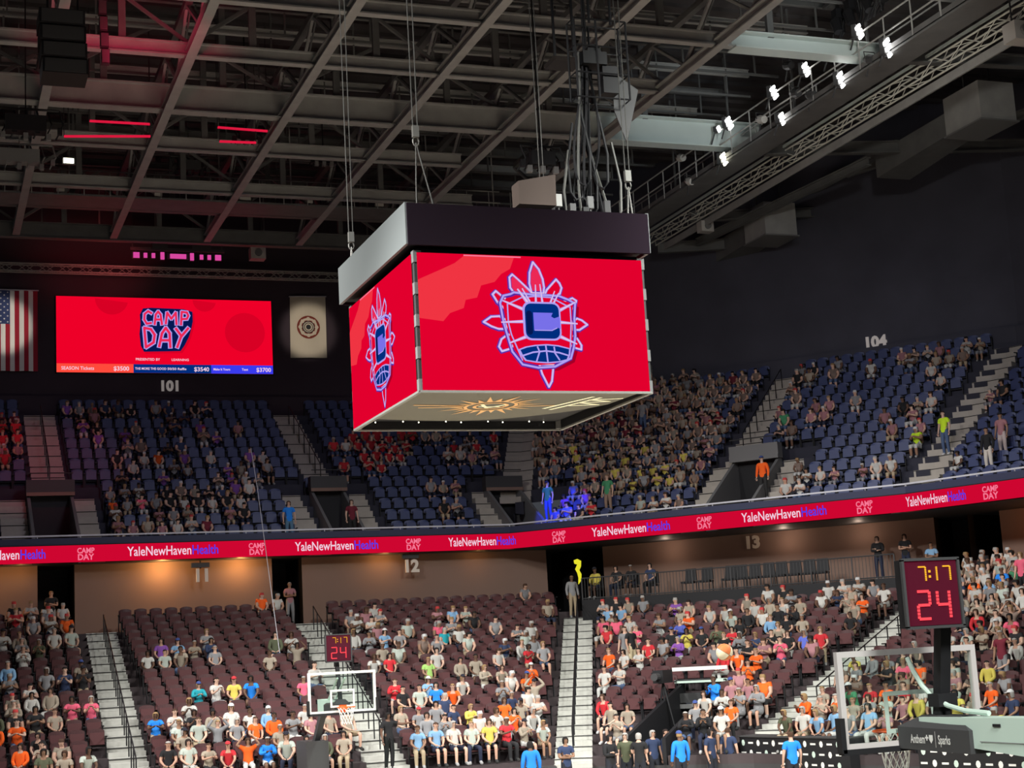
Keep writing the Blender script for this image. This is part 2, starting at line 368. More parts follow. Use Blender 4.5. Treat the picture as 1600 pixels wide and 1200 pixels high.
# ---- ribbon display
rib = empty('ribbon_display', (0, 33, 8.44), label='red ribbon display with white and blue lettering round the balcony front', cat='display')
mb = MB(); zb, zt = 8.46, 9.12
nodes = [UP.node(k, -.04) for k in range(4)]; outn = [UP.node(k, -.14) for k in range(4)]
UP.strip(mb, -.14, zb, -.14, zt, 'led_ribbon'); UP.strip(mb, -.14, zt, 0, zt, 'black'); UP.strip(mb, -.14, zb, 0, zb, 'black')
UP.strip(mb, -.14, zt-.03, -.15, zt, 'black')
o = mb.build('display_panel', rib); o.location = -Vector(rib.location)
def ribmap(k, t0, z0):
    l1 = UP.lim(k, -.155)[1]
    def fn(u, v):
        if k < 2 and t0+u > l1: return UP.P(k+1, UP.lim(k+1, -.155)[0]+t0+u-l1, -.155, z0+v)
        return UP.P(k, t0+u, -.155, z0+v)
    return fn
def rpart(mb, n):
    o = mb.build(n, rib); o.location = -Vector(rib.location)
def ribx(x):   # pixel column -> place along the ribbon
    for k in range(3):
        d = ray(x, 850); a = Vector((d.x, d.y)).dot(UP.n[k]); b = (Vector((CAM.x, CAM.y))-UP.org[k]).dot(UP.n[k]); tt = (-.15-b)/a; P = CAM+d*tt
        t = (Vector((P.x, P.y))-UP.org[k]).dot(UP.u[k]); l0, l1 = UP.lim(k, -.15)
        if l0 <= t <= l1: return k, t
for x0, x1 in ((-70, 70), (199, 340), (461, 590), (701, 822), (926, 1048), (1162, 1295), (1422, 1516)):
    k, t = ribx(max(x0, -5)) if x0 > 0 else (0, ribx(70)[1]-3.05)
    k1, t1 = ribx(x1)
    if k1 != k: t1 = UP.lim(k, -.15)[1] if False else t+2.9
    Wd = t1-t; W = text_geo('YaleNewHaven', .01)[2]+text_geo('Health', .01)[2]; sx = Wd/(W*.36/.72)
    if x1 == 1516: sx = (ribx(1516)[1]-t)/(W*.36/.72)
    mbw, mbb = MB(), MB(); e = put_text(mbw, 'YaleNewHaven', ribmap(k, t, zb+.17), .36, 'led_white', bold=.01, sx=sx)
    put_text(mbb, 'Health', ribmap(k, t, zb+.17), .36, 'led_blue', x0=e+.02, bold=.01, sx=sx); rpart(mbw, 'white_lettering'); rpart(mbb, 'blue_lettering')
for x in (134, 401, 646, 874, 1103, 1356, 1556):
    k, t = ribx(x); mbc = MB()
    put_text(mbc, 'CAMP', ribmap(k, t, zb+.33), .2, 'led_pink', align='c', bold=.03, sx=.85)
    put_text(mbc, 'DAY', ribmap(k, t, zb+.08), .22, 'led_pink', align='c', bold=.03, sx=.95); rpart(mbc, 'camp_day_lettering')
# ---- stairs in the aisles
def stairs(T, spans, m, label, group=None, name='aisle_stairs'):
    """spans: (k, i, t0, t1) pale steps"""
    mb = MB()
    for k, i, t0, t1 in spans:
        o, z = T.oz(i); h = T.ri/2; d = T.tr/2
        for j in (0, 1):
            oo = o-d+d*j-.012*j; zz = z-T.ri+h*(j+1)
            c = T.P(k, (t0+t1)/2, oo+d/2, zz-h/2+.003*(j+1)); mb.box(c, (t1-t0, d, h), m, T.rz(k))
            c = T.P(k, (t0+t1)/2, oo-.004, zz-.035)
            if j: mb.box(c, (t1-t0, .03, .03), 'nosing', T.rz(k))
    return mb.build(name, label=label, cat='stairs', group=group)
def mitre_stairs(T, kk, w_, rows, m, label):
    mb = MB()
    for i in rows:
        o, z = T.oz(i); h = T.ri/2; d = T.tr/2
        for j in (0, 1):
            o0 = o-d+d*j-.012*j; o1 = o-d+d*(j+1); zt = z-T.ri+h*(j+1)+.003*(j+1); zb = zt-h
            def L(q, oo):      # three points across the aisle at this depth
                a = T.lim(kk-1, oo)[1]; b = T.lim(kk, oo)[0]; n = T.node(kk, oo)
                return (T.P(kk-1, a-w_, oo, q), Vector((n.x, n.y, q)), T.P(kk, b+w_, oo, q))
            fb, ft, bb, bt = L(zb, o0), L(zt, o0), L(zb, o1), L(zt, o1)
            for s in (0, 1): mb.hexa([fb[s], fb[s+1], bb[s+1], bb[s], ft[s], ft[s+1], bt[s+1], bt[s]], m)
            fb, ft, bb, bt = L(zt-.035, o0-.012), L(zt-.008, o0-.012), L(zt-.035, o0+.01), L(zt-.008, o0+.01)
            for s in (0, 1):
                if j: mb.hexa([fb[s], fb[s+1], bb[s+1], bb[s], ft[s], ft[s+1], bt[s+1], bt[s]], 'nosing')
    return mb.build('aisle_stairs', label=label, cat='stairs')
def handrail(T, k, ts, i0, i1, label, step=2):
    mb = MB(); Q = []
    for i in range(i0, i1+1):
        o, z = T.oz(i); t = ts(i); p = T.P(k, t, o+.15, z+.01); q = T.P(k, t, o+.15, z+.9); Q.append(q); mb.tube([p, q], .022, 'black', 5)
    mb.tube(Q, .022, 'black', 5)
    mb.build('aisle_handrail', label=label, cat='handrail')
nmL = {0: ('between the two left lower seating blocks', 'left of the far hoop'), 1: ('behind the far basketball hoop', 'behind the far hoop'), 2: ('at far left of the lower stands', 'at the far left edge')}
for j, a in enumerate(LO_A[:2]):
    stairs(LO, [(a[0], i, aisle_t(a, i, 0)-a[3], aisle_t(a, i, 0)+a[3]) for i in range(a[4], a[5]+1)], 'tread', 'pale concrete aisle stairs '+nmL[j][0])
    handrail(LO, a[0], lambda i, a=a: aisle_t(a, i, 0)+.05, 0, 16, 'black handrail down the pale aisle '+nmL[j][1])
def mitspans(T, kk, w_, rows):
    sp = []
    for i in rows:
        o = T.oz(i)[0]; a = T.lim(kk-1, o+.2)[1]; b = T.lim(kk, o+.2)[0]; sp += [(kk-1, i, a-w_, a+.06), (kk, i, b-.06, b+w_)]
    return sp
mitre_stairs(LO, 1, LO_MIT, range(0, 17), 'tread', 'pale aisle stairs below the yellow-lit doorway at the bowl corner')
handrail(LO, 0, lambda i: LO.lim(0, LO.oz(i)[0]+.2)[1]-.02, 0, 15, 'black handrail down the corner aisle below the yellow-lit doorway')
mitre_stairs(LO, 2, .8, range(2, 17), 'tread', 'pale aisle stairs running down behind the near shot clock and backboard')
handrail(LO, 2, lambda i: LO.lim(2, LO.oz(i)[0]+.2)[0]+.85, 3, 15, 'black handrail on the aisle beside the near shot clock')
wh = ['left of the leftmost balcony tunnel', 'right of the leftmost balcony tunnel', 'above the leftmost balcony tunnel', 'left of the balcony tunnel below the scoreboard corner',
      'right of the balcony tunnel below the scoreboard corner', 'above the second balcony tunnel, left of the scoreboard', 'left of the balcony tunnel straight below the scoreboard', 'left of the rightmost balcony tunnel', 'right of the rightmost balcony tunnel', 'above the rightmost balcony tunnel']
for a, t_ in zip(UP_A, wh):
    stairs(UP, [(a[0], i, aisle_t(a, i, 0)-a[3], aisle_t(a, i, 0)+a[3]) for i in range(a[4], a[5]+1)], 'tread_up', 'pale striped stairs '+t_)
for a, t_ in ((UP_A[2], 'above the leftmost balcony tunnel'), (UP_A[5], 'above the second balcony tunnel'), (UP_A[9], 'above the rightmost balcony tunnel')):
    handrail(UP, a[0], lambda i, a=a: aisle_t(a, i, 0), 5, 11, 'dark handrail on the stairs '+t_)
mitre_stairs(UP, 1, UP_MIT, range(4, 13), 'tread_up', 'pale striped stairs at the balcony corner right under the scoreboard')
mitre_stairs(UP, 2, .6, range(0, 13), 'tread_up', 'pale striped stairs at the far right of the balcony')
# ---- tunnels (vomitories) in the balcony
def tunnel(T, k, t0, t1, r, label, ztop, m='grey', mit=None):
    root = empty('tunnel_entrance', T.P(k, (t0+t1)/2, T.oz(0)[0], T.oz(0)[1]), T.rz(k), label=label, cat='tunnel')
    W = t1-t0; D = (r+1)*T.tr; H = ztop-T.oz(0)[1]
    mb = MB()
    for s_ in (-1, 1):      # raking side walls
        x = s_*(W/2-.05); mb.hexa([(x-.06, 0, -.4), (x+.06, 0, -.4), (x+.06, D, -.4), (x-.06, D, -.4), (x-.06, 0, .5), (x+.06, 0, .5), (x+.06, D, T.ri*(r+1)+.3), (x-.06, D, T.ri*(r+1)+.3)], m if T is UP else 'black')
    mb.build('side_wall', root)
    mb = MB(); mb.box((0, D+.02, H/2-.4), (W, .06, H+.8), 'black'); mb.box((0, D/2, -.42), (W, D, .05), 'black'); mb.build('black_backing', root)  # black sheets put the shade inside the tunnel into the colour
    mb = MB(); mb.box((0, D-.25, H+.28), (W+.1, .5, .62 if T is UP else .3), 'dgrey' if k == 0 or T is LO else 'grey'); mb.box((0, D-.52, H+.02), (W+.1, .05, .14), 'tan' if k == 0 else 'grey')
    mb.tube([(-W/2, D-.5, H+.85), (W/2, D-.5, H+.85)], .025, 'dgrey', 5); mb.build('lintel', root)
tunnel(UP, 0, -6.55, -4.8, 3, 'dark tunnel entrance between stairs at left of the balcony', 11.4)
tunnel(UP, 0, 4.85, 6.3, 3, 'dark tunnel entrance in the balcony left of the scoreboard base', 11.4)
tunnel(UP, 0, 12.6, 14.2, 3, 'dark tunnel entrance at the balcony corner below the scoreboard', 11.3)
tunnel(UP, 1, 8.6, 10.6, 3, 'dark tunnel entrance with grey lintel in the balcony at right', 11.4)
tunnel(LO, 1, 8.75, 10.15, 5, 'black tunnel entrance with white ledge in the lower stands', 2.2)
mb = MB(); mb.box(LO.P(1, 9.5, LO.oz(6)[0]-.05, 3.0), (1.9, .4, .1), 'mint', LO.rz(1)); mb.box(LO.P(1, 9.5, LO.oz(6)[0]-.2, 3.4), (1.9, .1, .12), 'white', LO.rz(1))
mb.build('tunnel_ledge', label='white ledge across the top of the lower tunnel entrance', cat='ledge')
# wheelchair platform with black railing at the top of the corner block
pk = 1; p0, p1 = 1.5, 14.0
mb = MB()
for i in range(1): pass
a, b = -2.9, -.6; zc = 6.15
mb.hexa([LO.P(1, p0, a, 4.9), LO.P(1, p1, a, 4.9), LO.P(1, p1, wo-.05, 4.9), LO.P(1, p0, wo-.05, 4.9), LO.P(1, p0, a, zc), LO.P(1, p1, a, zc), LO.P(1, p1, wo-.05, zc), LO.P(1, p0, wo-.05, zc)], 'black')
mb.build('viewing_platform', label='black raised viewing platform along the top of the corner block', cat='platform')
mb = MB()
for zz in (zc+.05, zc+.85): mb.tube([LO.P(1, p0, a+.1, zz), LO.P(1, p1, a+.1, zz)], .025, 'dgrey', 5)
n = int((p1-p0)/.13)
for i in range(n+1): t = p0+(p1-p0)*i/n; mb.tube([LO.P(1, t, a+.1, zc), LO.P(1, t, a+.1, zc+.85)], .012 if i % 12 else .03, 'dgrey', 4)
mb.build('platform_railing', label='black barred railing along the front of the viewing platform', cat='railing')
# section numbers
def sign(txt, P, rz, h, label, m='numb'):
    mb = MB(); vs, fs, W = text_geo(txt, .045); s_ = h/.72
    n = len(vs); A = [((v[0]-W/2)*s_, 0, v[1]*s_) for v in vs]; Bk = [(q[0], .07, q[2]) for q in A]
    mb.add(A, fs, m); mb.add(Bk, [tuple(reversed(f)) for f in fs], m)
    from collections import Counter
    c = Counter(frozenset(e) for f in fs for e in zip(f, f[1:]+f[:1]))
    ed = [tuple(e) for e, k_ in c.items() if k_ == 1]; mb.add(A+Bk, [(e[0], e[1], e[1]+n, e[0]+n) for e in ed], m)
    return mb.build('section_number', loc=P, label=label, cat='sign')
def signo(txt, x, y, T, k, o, h, label, m='numb'):
    d = ray(x, y); a = Vector((d.x, d.y)).dot(T.n[k]); b = (Vector((CAM.x, CAM.y))-T.org[k]).dot(T.n[k]); P = CAM+d*((o-b)/a)
    q = sign(txt, P, 0, h, label, m); q.rotation_euler = (0, 0, T.rz(k)); return q
signo('101', 264, 610, UP, 0, 11.82, .47, 'white number 101 on the black wall under the video screen')
signo('104', 1368, 542, UP, 1, 11.82, .5, 'white number 104 on the dark wall at upper right')
signo('103', 1006, 585, UP, 1, 11.82, .45, 'white number 103 mostly hidden behind the scoreboard', 'grey')
M['numw'] = mat('pale_number', (.75, .66, .56), .7)
for tx, x, y in (('11', 314, 908), ('12', 643, 893), ('13', 1175, 856)):
    k = 1 if tx == '13' else 0
    s_ = signo(tx, x, y, LO, k, .80 if k else 0.2, .48, {'11': 'white number 11 hanging under the ribbon above the left block', '12': 'white number 12 hanging under the ribbon above the far hoop block', '13': 'faint number 13 on the tan wall above the viewing platform'}[tx], 'numw')
    if k == 0:
        mb = MB(); mb.box((0, .1, .62), (.7, .16, .18), 'dgrey'); mb.tube([(0, .1, .5), (0, .1, .9)], .03, 'black'); mb.build('hanger', s_)
# warm downlights under the balcony
for x, p in ((-9, 80), (-1.8, 100), (1.2, 75), (7.0, 26), (11, 8), (-7, 12)):
    lamp('soffit_light', 'POINT', (x, 33.3, 8.2), (0, 0, 0), p, (1, .50, .16), .1)
for t, p in ((4, 16), (9, 20), (12, 16)):
    q = LO.P(1, t, .1, 8.1); lamp('soffit_light', 'POINT', q, (0, 0, 0), p, (1, .72, .55), .1)
for t, p in ((4, 60), (8, 60)):
    q = LO.P(2, t, .1, 8.1); lamp('soffit_light', 'POINT', q, (0, 0, 0), p, (1, .35, .1), .1)
# ---------------------------------------------------------------- scoreboard
SX0, SX1, SY0, SY1, SZ0, SZ1, HZ1 = -1.99, 2.62, -1.5, 3.2, 8.95, 11.52, 12.45
sb = empty('scoreboard', (.3, 1, SZ0), label='big hanging four-sided video scoreboard with red screens and a C emblem', cat='scoreboard')
off = -Vector(sb.location)
def part(mb, name, parent=sb, **kw): o = mb.build(name, parent, **kw); o.location = off if parent is sb else (0, 0, 0); return o
mb = MB(); mb.box(((SX0+SX1)/2, (SY0+SY1)/2, (SZ0+SZ1)/2+.15), (SX1-SX0-.16, SY1-SY0-.16, SZ1-SZ0-.1), 'black')
for x in (SX0+.05, SX1-.05):
    for y in (SY0+.05, SY1-.05):
        mb.box((x, y, (SZ0+SZ1)/2), (.12, .12, SZ1-SZ0), 'dgrey')
        for j in range(5): mb.box((x, y, SZ0+.1+j*.6), (.15, .15, .22), 'grey')
part(mb, 'cabinet')
hx0, hx1, hy0, hy1, hz0 = -2.13, 2.74, -1.6, 3.45, 11.66
mb = MB(); mb.box(((hx0+hx1)/2, hy0, (hz0+HZ1)/2-.02), (hx1-hx0, .06, HZ1-hz0), 'header'); part(mb, 'header_panel'); mb = MB(); mb.box(((hx0+hx1)/2, hy1, (hz0+HZ1)/2), (hx1-hx0, .06, HZ1-hz0), 'header'); part(mb, 'header_panel')
for x in (hx0, hx1): mb = MB(); mb.box((x, (hy0+hy1)/2, (hz0+HZ1)/2), (.06, hy1-hy0, HZ1-hz0), 'header_lit'); part(mb, 'side_header_panel', label='side header panel, coloured paler grey for the light on it')
mb = MB(); mb.box(((hx0+hx1)/2, (hy0+hy1)/2, hz0+.08), (hx1-hx0-.1, hy1-hy0-.1, .06), 'black')
for j in range(9): mb.box((hx0+.3+j*.56, (hy0+hy1)/2, HZ1-.12), (.07, hy1-hy0-.1, .08), 'dgrey')
part(mb, 'top_frame')
# screen art, drawn in pixels of the front screen crop and mapped to each face
CX0, CX1, CY0, CY1 = (645-720)*5.218, (1010-720)*5.218, (398-390)*5.218, (612-390)*5.218
def screen(name, origin, du, nrm, width):
    """origin: lower left corner of the screen seen from outside, du: unit vector to the right"""
    origin, du, nrm = Vector(origin), Vector(du), Vector(nrm); h = SZ1-SZ0
    def lay(e): return lambda x, y: origin+du*((x-CX0)/(CX1-CX0)*width)+Vector((0, 0, 1-(y-CY0)/(CY1-CY0)))*h+nrm*e
    def rect(e): return lambda u, v: origin+du*u*width+Vector((0, 0, v*h))+nrm*e
    mb = MB(); r = rect(0); mb.add([r(0, 0), r(1, 0), r(1, 1), r(0, 1)], [(0, 1, 2, 3)], 'led_red'); r2 = rect(-.1)
    mb.add([r(0, 0), r(1, 0), r(1, 1), r(0, 1), r2(0, 0), r2(1, 0), r2(1, 1), r2(0, 1)], [(0, 4, 5, 1), (1, 5, 6, 2), (2, 6, 7, 3), (3, 7, 4, 0)], 'black')
    s = part(mb, name)
    f = rect(.004); mb = MB()
    poly(mb, [(0, .52), (.10, .50), (.13, .56), (.19, .60), (.20, .66), (.25, .68), (.27, .77), (.33, .80), (.36, .86), (.40, .90), (.42, .985), (.20, .985), (.16, .93), (.10, .88), (.0, .80)], f, 'led_red2')
    poly(mb, [(.20, .985), (.45, .985), (.45, .995), (.20, .995)], rect(.006), 'led_pink')
    part(mb, 'light_sweep', s)
    mb = MB(); sh = lay(.006)      # soft dark edge drawn on the screen behind the emblem
    body = [(300, 380), (360, 365), (390, 350), (550, 365), (640, 365), (770, 370), (850, 400), (905, 430), (890, 560), (890, 700), (870, 800), (840, 890), (700, 960), (560, 970), (430, 945), (350, 840), (320, 720), (290, 600), (270, 440)]
    poly(mb, [(x+34, y+30) for x, y in body], sh, 'led_shadow')
    fe = {'top': [(540, 350), (525, 270), (532, 180), (565, 90), (612, 150), (640, 230), (648, 300), (640, 350)],
          'ul': [(390, 350), (362, 310), (360, 225), (385, 200), (430, 240), (530, 335), (550, 370)],
          'ur': [(650, 360), (670, 320), (755, 230), (782, 262), (797, 300), (780, 350), (740, 375)],
          'l1': [(300, 480), (250, 435), (212, 370), (240, 342), (290, 385), (350, 425)],
          'r1': [(870, 480), (800, 420), (885, 385), (917, 405), (905, 450)],
          'l2': [(310, 655), (250, 655), (190, 635), (125, 600), (190, 555), (260, 550), (320, 585)],
          'r2': [(870, 650), (930, 650), (1000, 605), (955, 570), (915, 555), (870, 585)],
          'l3': [(380, 760), (340, 815), (265, 838), (242, 800), (265, 740), (320, 700), (360, 700)],
          'r3': [(830, 770), (880, 800), (935, 815), (938, 780), (905, 725), (850, 690)],
          'bot': [(570, 940), (590, 1020), (640, 1128), (668, 1080), (690, 945)]}
    A, B, Cc = lay(.010), lay(.014), lay(.018)
    for p in fe.values(): poly(mb, p, A, 'led_purple')
    poly(mb, body, lay(.012), 'led_purple'); part(mb, 'emblem_backing', s)
    mb = MB()
    for kx, p in fe.items():
        cx = sum(q[0] for q in p)/len(p); cy = sum(q[1] for q in p)/len(p)
        q = [(cx+(x-cx)*.80, cy+(y-cy)*.84) for x, y in p]; poly(mb, q, B, 'led_hot' if kx in ('top', 'ul') else 'led_red')
    bx, by = 600, 660
    poly(mb, [(bx+(x-bx)*.93, by+(y-by)*.93) for x, y in body], Cc, 'led_red'); part(mb, 'emblem_feathers', s)
    mb = MB(); D = lay(.022)
    for p in fe.values(): stroke(mb, [(x-3, y+3) for x, y in p], 34, lay(.012), 'led_purple', True)
    stroke(mb, [(x-3, y+3) for x, y in body], 30, lay(.020), 'led_purple', True)
    for p in fe.values(): stroke(mb, p, 19, B, 'led_lilac', True)
    for p in fe.values(): stroke(mb, [(x+2, y) for x, y in p], 6, lay(.016), 'led_white', True)
    stroke(mb, body, 17, D, 'led_lilac', True)
    stroke(mb, [(330, 450), (450, 392), (560, 378), (700, 385), (850, 460)], 11, D, 'led_lilac'); stroke(mb, [(330, 450), (330, 600), (350, 700), (400, 830)], 11, D, 'led_lilac')
    stroke(mb, [(860, 460), (860, 600), (850, 700), (840, 810)], 11, D, 'led_lilac'); stroke(mb, [(400, 830), (430, 910)], 11, D, 'led_lilac')
    E_ = lay(.026)
    for a, b, w0, w1 in (((475, 495), (290, 420), 30, 12), ((470, 590), (270, 600), 28, 12), ((490, 710), (330, 770), 30, 12), ((750, 500), (905, 420), 30, 12), ((750, 590), (915, 600), 28, 12), ((760, 710), (900, 770), 30, 12),
                         ((500, 430), (420, 320), 34, 14), ((520, 425), (460, 315), 16, 10), ((570, 430), (574, 280), 20, 9), ((625, 430), (612, 275), 20, 9), ((690, 435), (735, 330), 18, 9), ((715, 440), (770, 345), 18, 9)):
        a, b = Vector(a), Vector(b); n = (b-a).normalized(); n = Vector((-n.y, n.x))
        poly(mb, [tuple(a-n*w0/2), tuple(a+n*w0/2), tuple(b+n*w1/2), tuple(b-n*w1/2)], E_, 'led_lilac')
        poly(mb, [tuple(a-n*w0/5), tuple(a+n*w0/5), tuple(b+n*w1/5), tuple(b-n*w1/5)], lay(.028), 'led_white')
    part(mb, 'emblem_outline', s)
    def rr(x0, y0, x1, y1, r):
        P = []
        for cx, cy, a0 in ((x1-r, y0+r, -90), (x1-r, y1-r, 0), (x0+r, y1-r, 90), (x0+r, y0+r, 180)):
            for j in range(5): a = rad(a0+22.5*j); P.append((cx+r*math.cos(a), cy+r*math.sin(a)))
        return P
    mb = MB(); poly(mb, rr(452, 425, 772, 745, 62), lay(.030), 'led_lilac'); poly(mb, rr(470, 440, 758, 730, 52), lay(.034), 'led_navy'); poly(mb, rr(480, 500, 530, 700, 25), lay(.036), 'led_navy2')
    poly(mb, [(540, 515), (705, 515), (690, 545), (715, 560), (758, 545), (764, 560), (764, 648), (735, 635), (705, 652), (690, 665), (540, 665)], lay(.038), 'led_lilac2')
    stroke(mb, [(548, 662), (690, 662), (735, 640)], 8, lay(.040), 'led_lilac'); part(mb, 'letter_c_block', s)
    mb = MB(); ball = [(400, 822), (460, 798), (540, 783), (640, 775), (740, 783), (842, 808), (835, 860), (815, 905), (740, 925), (640, 935), (540, 930), (450, 915), (420, 870)]
    poly(mb, ball, lay(.030), 'led_lilac'); cx, cy = 625, 858
    poly(mb, [(cx+(x-cx)*.93, cy+(y-cy)*.86) for x, y in ball], lay(.034), 'led_navy')
    for p in ([(630, 790), (640, 925)], [(560, 800), (575, 840), (545, 920)], [(700, 800), (705, 850), (740, 905)], [(430, 875), (520, 845), (630, 832), (740, 845), (825, 870)]): stroke(mb, p, 13, lay(.038), 'led_lilac')
    part(mb, 'emblem_ball', s)
screen('front_screen', (SX0+.04, SY0-.03, SZ0), (1, 0, 0), (0, -1, 0), SX1-SX0-.08)
screen('side_screen', (SX0-.03, SY1, SZ0), (0, -1, 0), (-1, 0, 0), SY1-SY0-.1)
mb = MB(); mb.box(((SX0+SX1)/2, SY1+.02, (SZ0+SZ1)/2+.02), (SX1-SX0-.1, .02, SZ1-SZ0), 'led_red'); mb.box(((SX0+SX1)/2, SY1-.01, (SZ0+SZ1)/2), (SX1-SX0-.04, .05, SZ1-SZ0+.02), 'black'); part(mb, 'back_screen')
mb = MB(); mb.box((SX1+.02, (SY0+SY1)/2, (SZ0+SZ1)/2+.02), (.02, SY1-SY0-.1, SZ1-SZ0), 'led_red'); mb.box((SX1-.01, (SY0+SY1)/2, (SZ0+SZ1)/2), (.05, SY1-SY0-.04, SZ1-SZ0+.02), 'black'); part(mb, 'far_side_screen')
# underside: rim, sagging printed panel, gold sun
mb = MB(); z = SZ0-.02; c4 = [(SX0, SY0), (SX1, SY0), (SX1, SY1), (SX0, SY1)]
for a, b in zip(c4, c4[1:]+c4[:1]): mb.bar((*a, z), (*b, z), .07, .04, 'wire')
mb.box(((SX0+SX1)/2, (SY0+SY1)/2, SZ0+.16), (SX1-SX0-.2, SY1-SY0-.2, .02), 'black')
for j in range(9): mb.ball((SX0+.4+j*.47+.1*(j % 2), SY1-.16-.1*(j % 2), SZ0+.12), .014, 'lampwarm', 6, 4)
part(mb, 'bottom_rim')
def us(x, y, e=0):   # panel surface: convex far edge, sags a little
    return Vector((x, y, SZ0+.03+.10*((y-SY0)/(SY1-SY0))-e))
mb = MB(); N = 16; vs = []; fs = []
for i in range(N+1):
    u = i/N; x = SX0+.08+(SX1-SX0-.16)*u; far = SY1-.35-2.1*max(0, (u-.45)/.55)**2*1.0-.35*(1-math.sin(min(1, u/.4)*math.pi/2)) if u < 1 else SY0+1.9
    for j in range(5): vs.append(us(x, SY0+.05+(far-SY0-.05)*j/4))
for i in range(N):
    for j in range(4): fs.append((i*5+j, (i+1)*5+j, (i+1)*5+j+1, i*5+j+1))
mb.add(vs, fs, 'under'); o = part(mb, 'underside_panel')
mb = MB(); cx, cy = .1, .6; fn = lambda x, y: us(x, y, .012)
for j in range(22):
    a = 2*math.pi*j/22; r0, r1 = (.55, 1.05 if j % 2 else .8); dx, dy = math.cos(a), math.sin(a)
    pts = [(cx+dx*r0*1.0-dy*.06, cy+dy*r0*1.2+dx*.06), (cx+dx*r1, cy+dy*r1*1.3), (cx+dx*r0+dy*.06, cy+dy*r0*1.2-dx*.06)]
    poly(mb, pts, fn, 'gold')
for r in (.5, .32): stroke(mb, [(cx+r*math.cos(q*.4), cy+1.25*r*math.sin(q*.4)) for q in range(16)], .07, fn, 'gold', True)
stroke(mb, [(cx-1.6, cy-.1), (cx-.6, cy)], .07, fn, 'gold'); stroke(mb, [(cx-1.4, cy+.25), (cx-.6, cy+.15)], .07, fn, 'gold'); stroke(mb, [(cx+.7, cy), (cx+1.3, cy-.1)], .07, fn, 'gold')
for q in ([(cx-.25, cy-.2), (cx, cy+.25), (cx+.25, cy-.2)], [(cx-.2, cy+.1), (cx+.2, cy+.1)]): stroke(mb, q, .08, fn, 'cream')
part(mb, 'sun_print', o)
mb = MB()
for q in ([(1.35, .9), (1.75, -.7)], [(1.55, 1.05), (1.95, -.6)], [(1.75, .5), (2.3, .35)], [(1.8, .1), (2.35, -.1)], [(1.85, -.3), (2.45, -.5)], [(2.3, .35), (1.8, .1)], [(2.35, -.1), (1.85, -.3)]): stroke(mb, q, .085, lambda x, y: us(x, y, .014), 'cream')
part(mb, 'letter_print', o)
# hoist cables
for (x, y), Y, zt, lab in (((549, 385), 3.8, 23, 'leftmost hoist cable, to the rear left corner of the scoreboard'), ((654, 314), -1.5, 24, 'hoist cable with a splayed chain at the front left corner of the scoreboard'),
                        ((849, 322), 3.8, 24, 'hoist cable to the middle of the scoreboard roof'), ((984, 326), -1.4, 24, 'hoist cable to the front right corner of the scoreboard')):
    p = ony(x, y, Y); p.z = HZ1-.02; root = empty('hoist_cable', p, label=lab, cat='cable'); h = zt-p.z
    mb = MB()
    for s_ in (-.045, .045): mb.tube([(s_, 0, 1.5 if 'splayed' in lab else .9), (s_*1.4, 0, h)], .011, 'cable', 5)
    mb.build('cable_pair', root); z0 = 1.5 if 'splayed' in lab else .9
    mb = MB(); mb.box((0, 0, z0-.08), (.12, .09, .22), 'wire'); mb.tube([(.06*math.cos(a*.7), 0, z0-.27+.09*math.sin(a*.7)) for a in range(9)], .016, 'wire', 5, True); mb.build('shackle', root)
    mb = MB()
    if 'splayed' in lab:
        mb.tube([(0, 0, z0-.3), (-.03, 0, .5), (-.04, 0, .02)], .014, 'cable', 5); mb.tube([(0, 0, z0-.3), (.3, .05, .02)], .018, 'cable', 5)
    else: mb.tube([(0, 0, z0-.3), (-.05, 0, .02)], .016, 'wire', 5); mb.tube([(0, 0, z0-.3), (.05, 0, .02)], .016, 'wire', 5)
    mb.build('chain', root)
# rigging on top of the scoreboard
mb = MB(); c = ony(835, 296, .5); mb.hexa([Vector(q)+c for q in ((-.42, -.2, -.38), (.38, -.2, -.38), (.38, .2, -.38), (-.42, .2, -.38), (-.42, -.2, .1), (.40, -.2, .28), (.40, .2, .28), (-.42, .2, .1))], 'box_tan'); mb.build('rigging_box', label='tan box on top of the scoreboard, left of the cable bundle', cat='box')
root = empty('control_rack', (1.9, .6, HZ1+.02), label='small electrical boxes and posts on the scoreboard roof', cat='equipment')
mb = MB(); mb2 = MB()
for j, (dx, hh, m) in enumerate(((-.75, .6, 'grey'), (-.62, .4, 'dgrey'), (-.4, .75, 'white'), (-.25, .45, 'dgrey'), (0, .75, 'white'), (.1, .45, 'grey'), (.22, .5, 'grey'), (.6, .5, 'dgrey'), (.8, .8, 'grey'), (1.0, .6, 'dgrey'))):
    (mb if m == 'white' else mb2).box((dx, (j % 3)*.2, hh+.15), (.13, .1, .26), m); mb2.tube([(dx, (j % 3)*.2, -.1), (dx, (j % 3)*.2, hh+.1)], .02, 'grey', 5)
mb.build('white_box', root); mb2.build('junction_box', root)
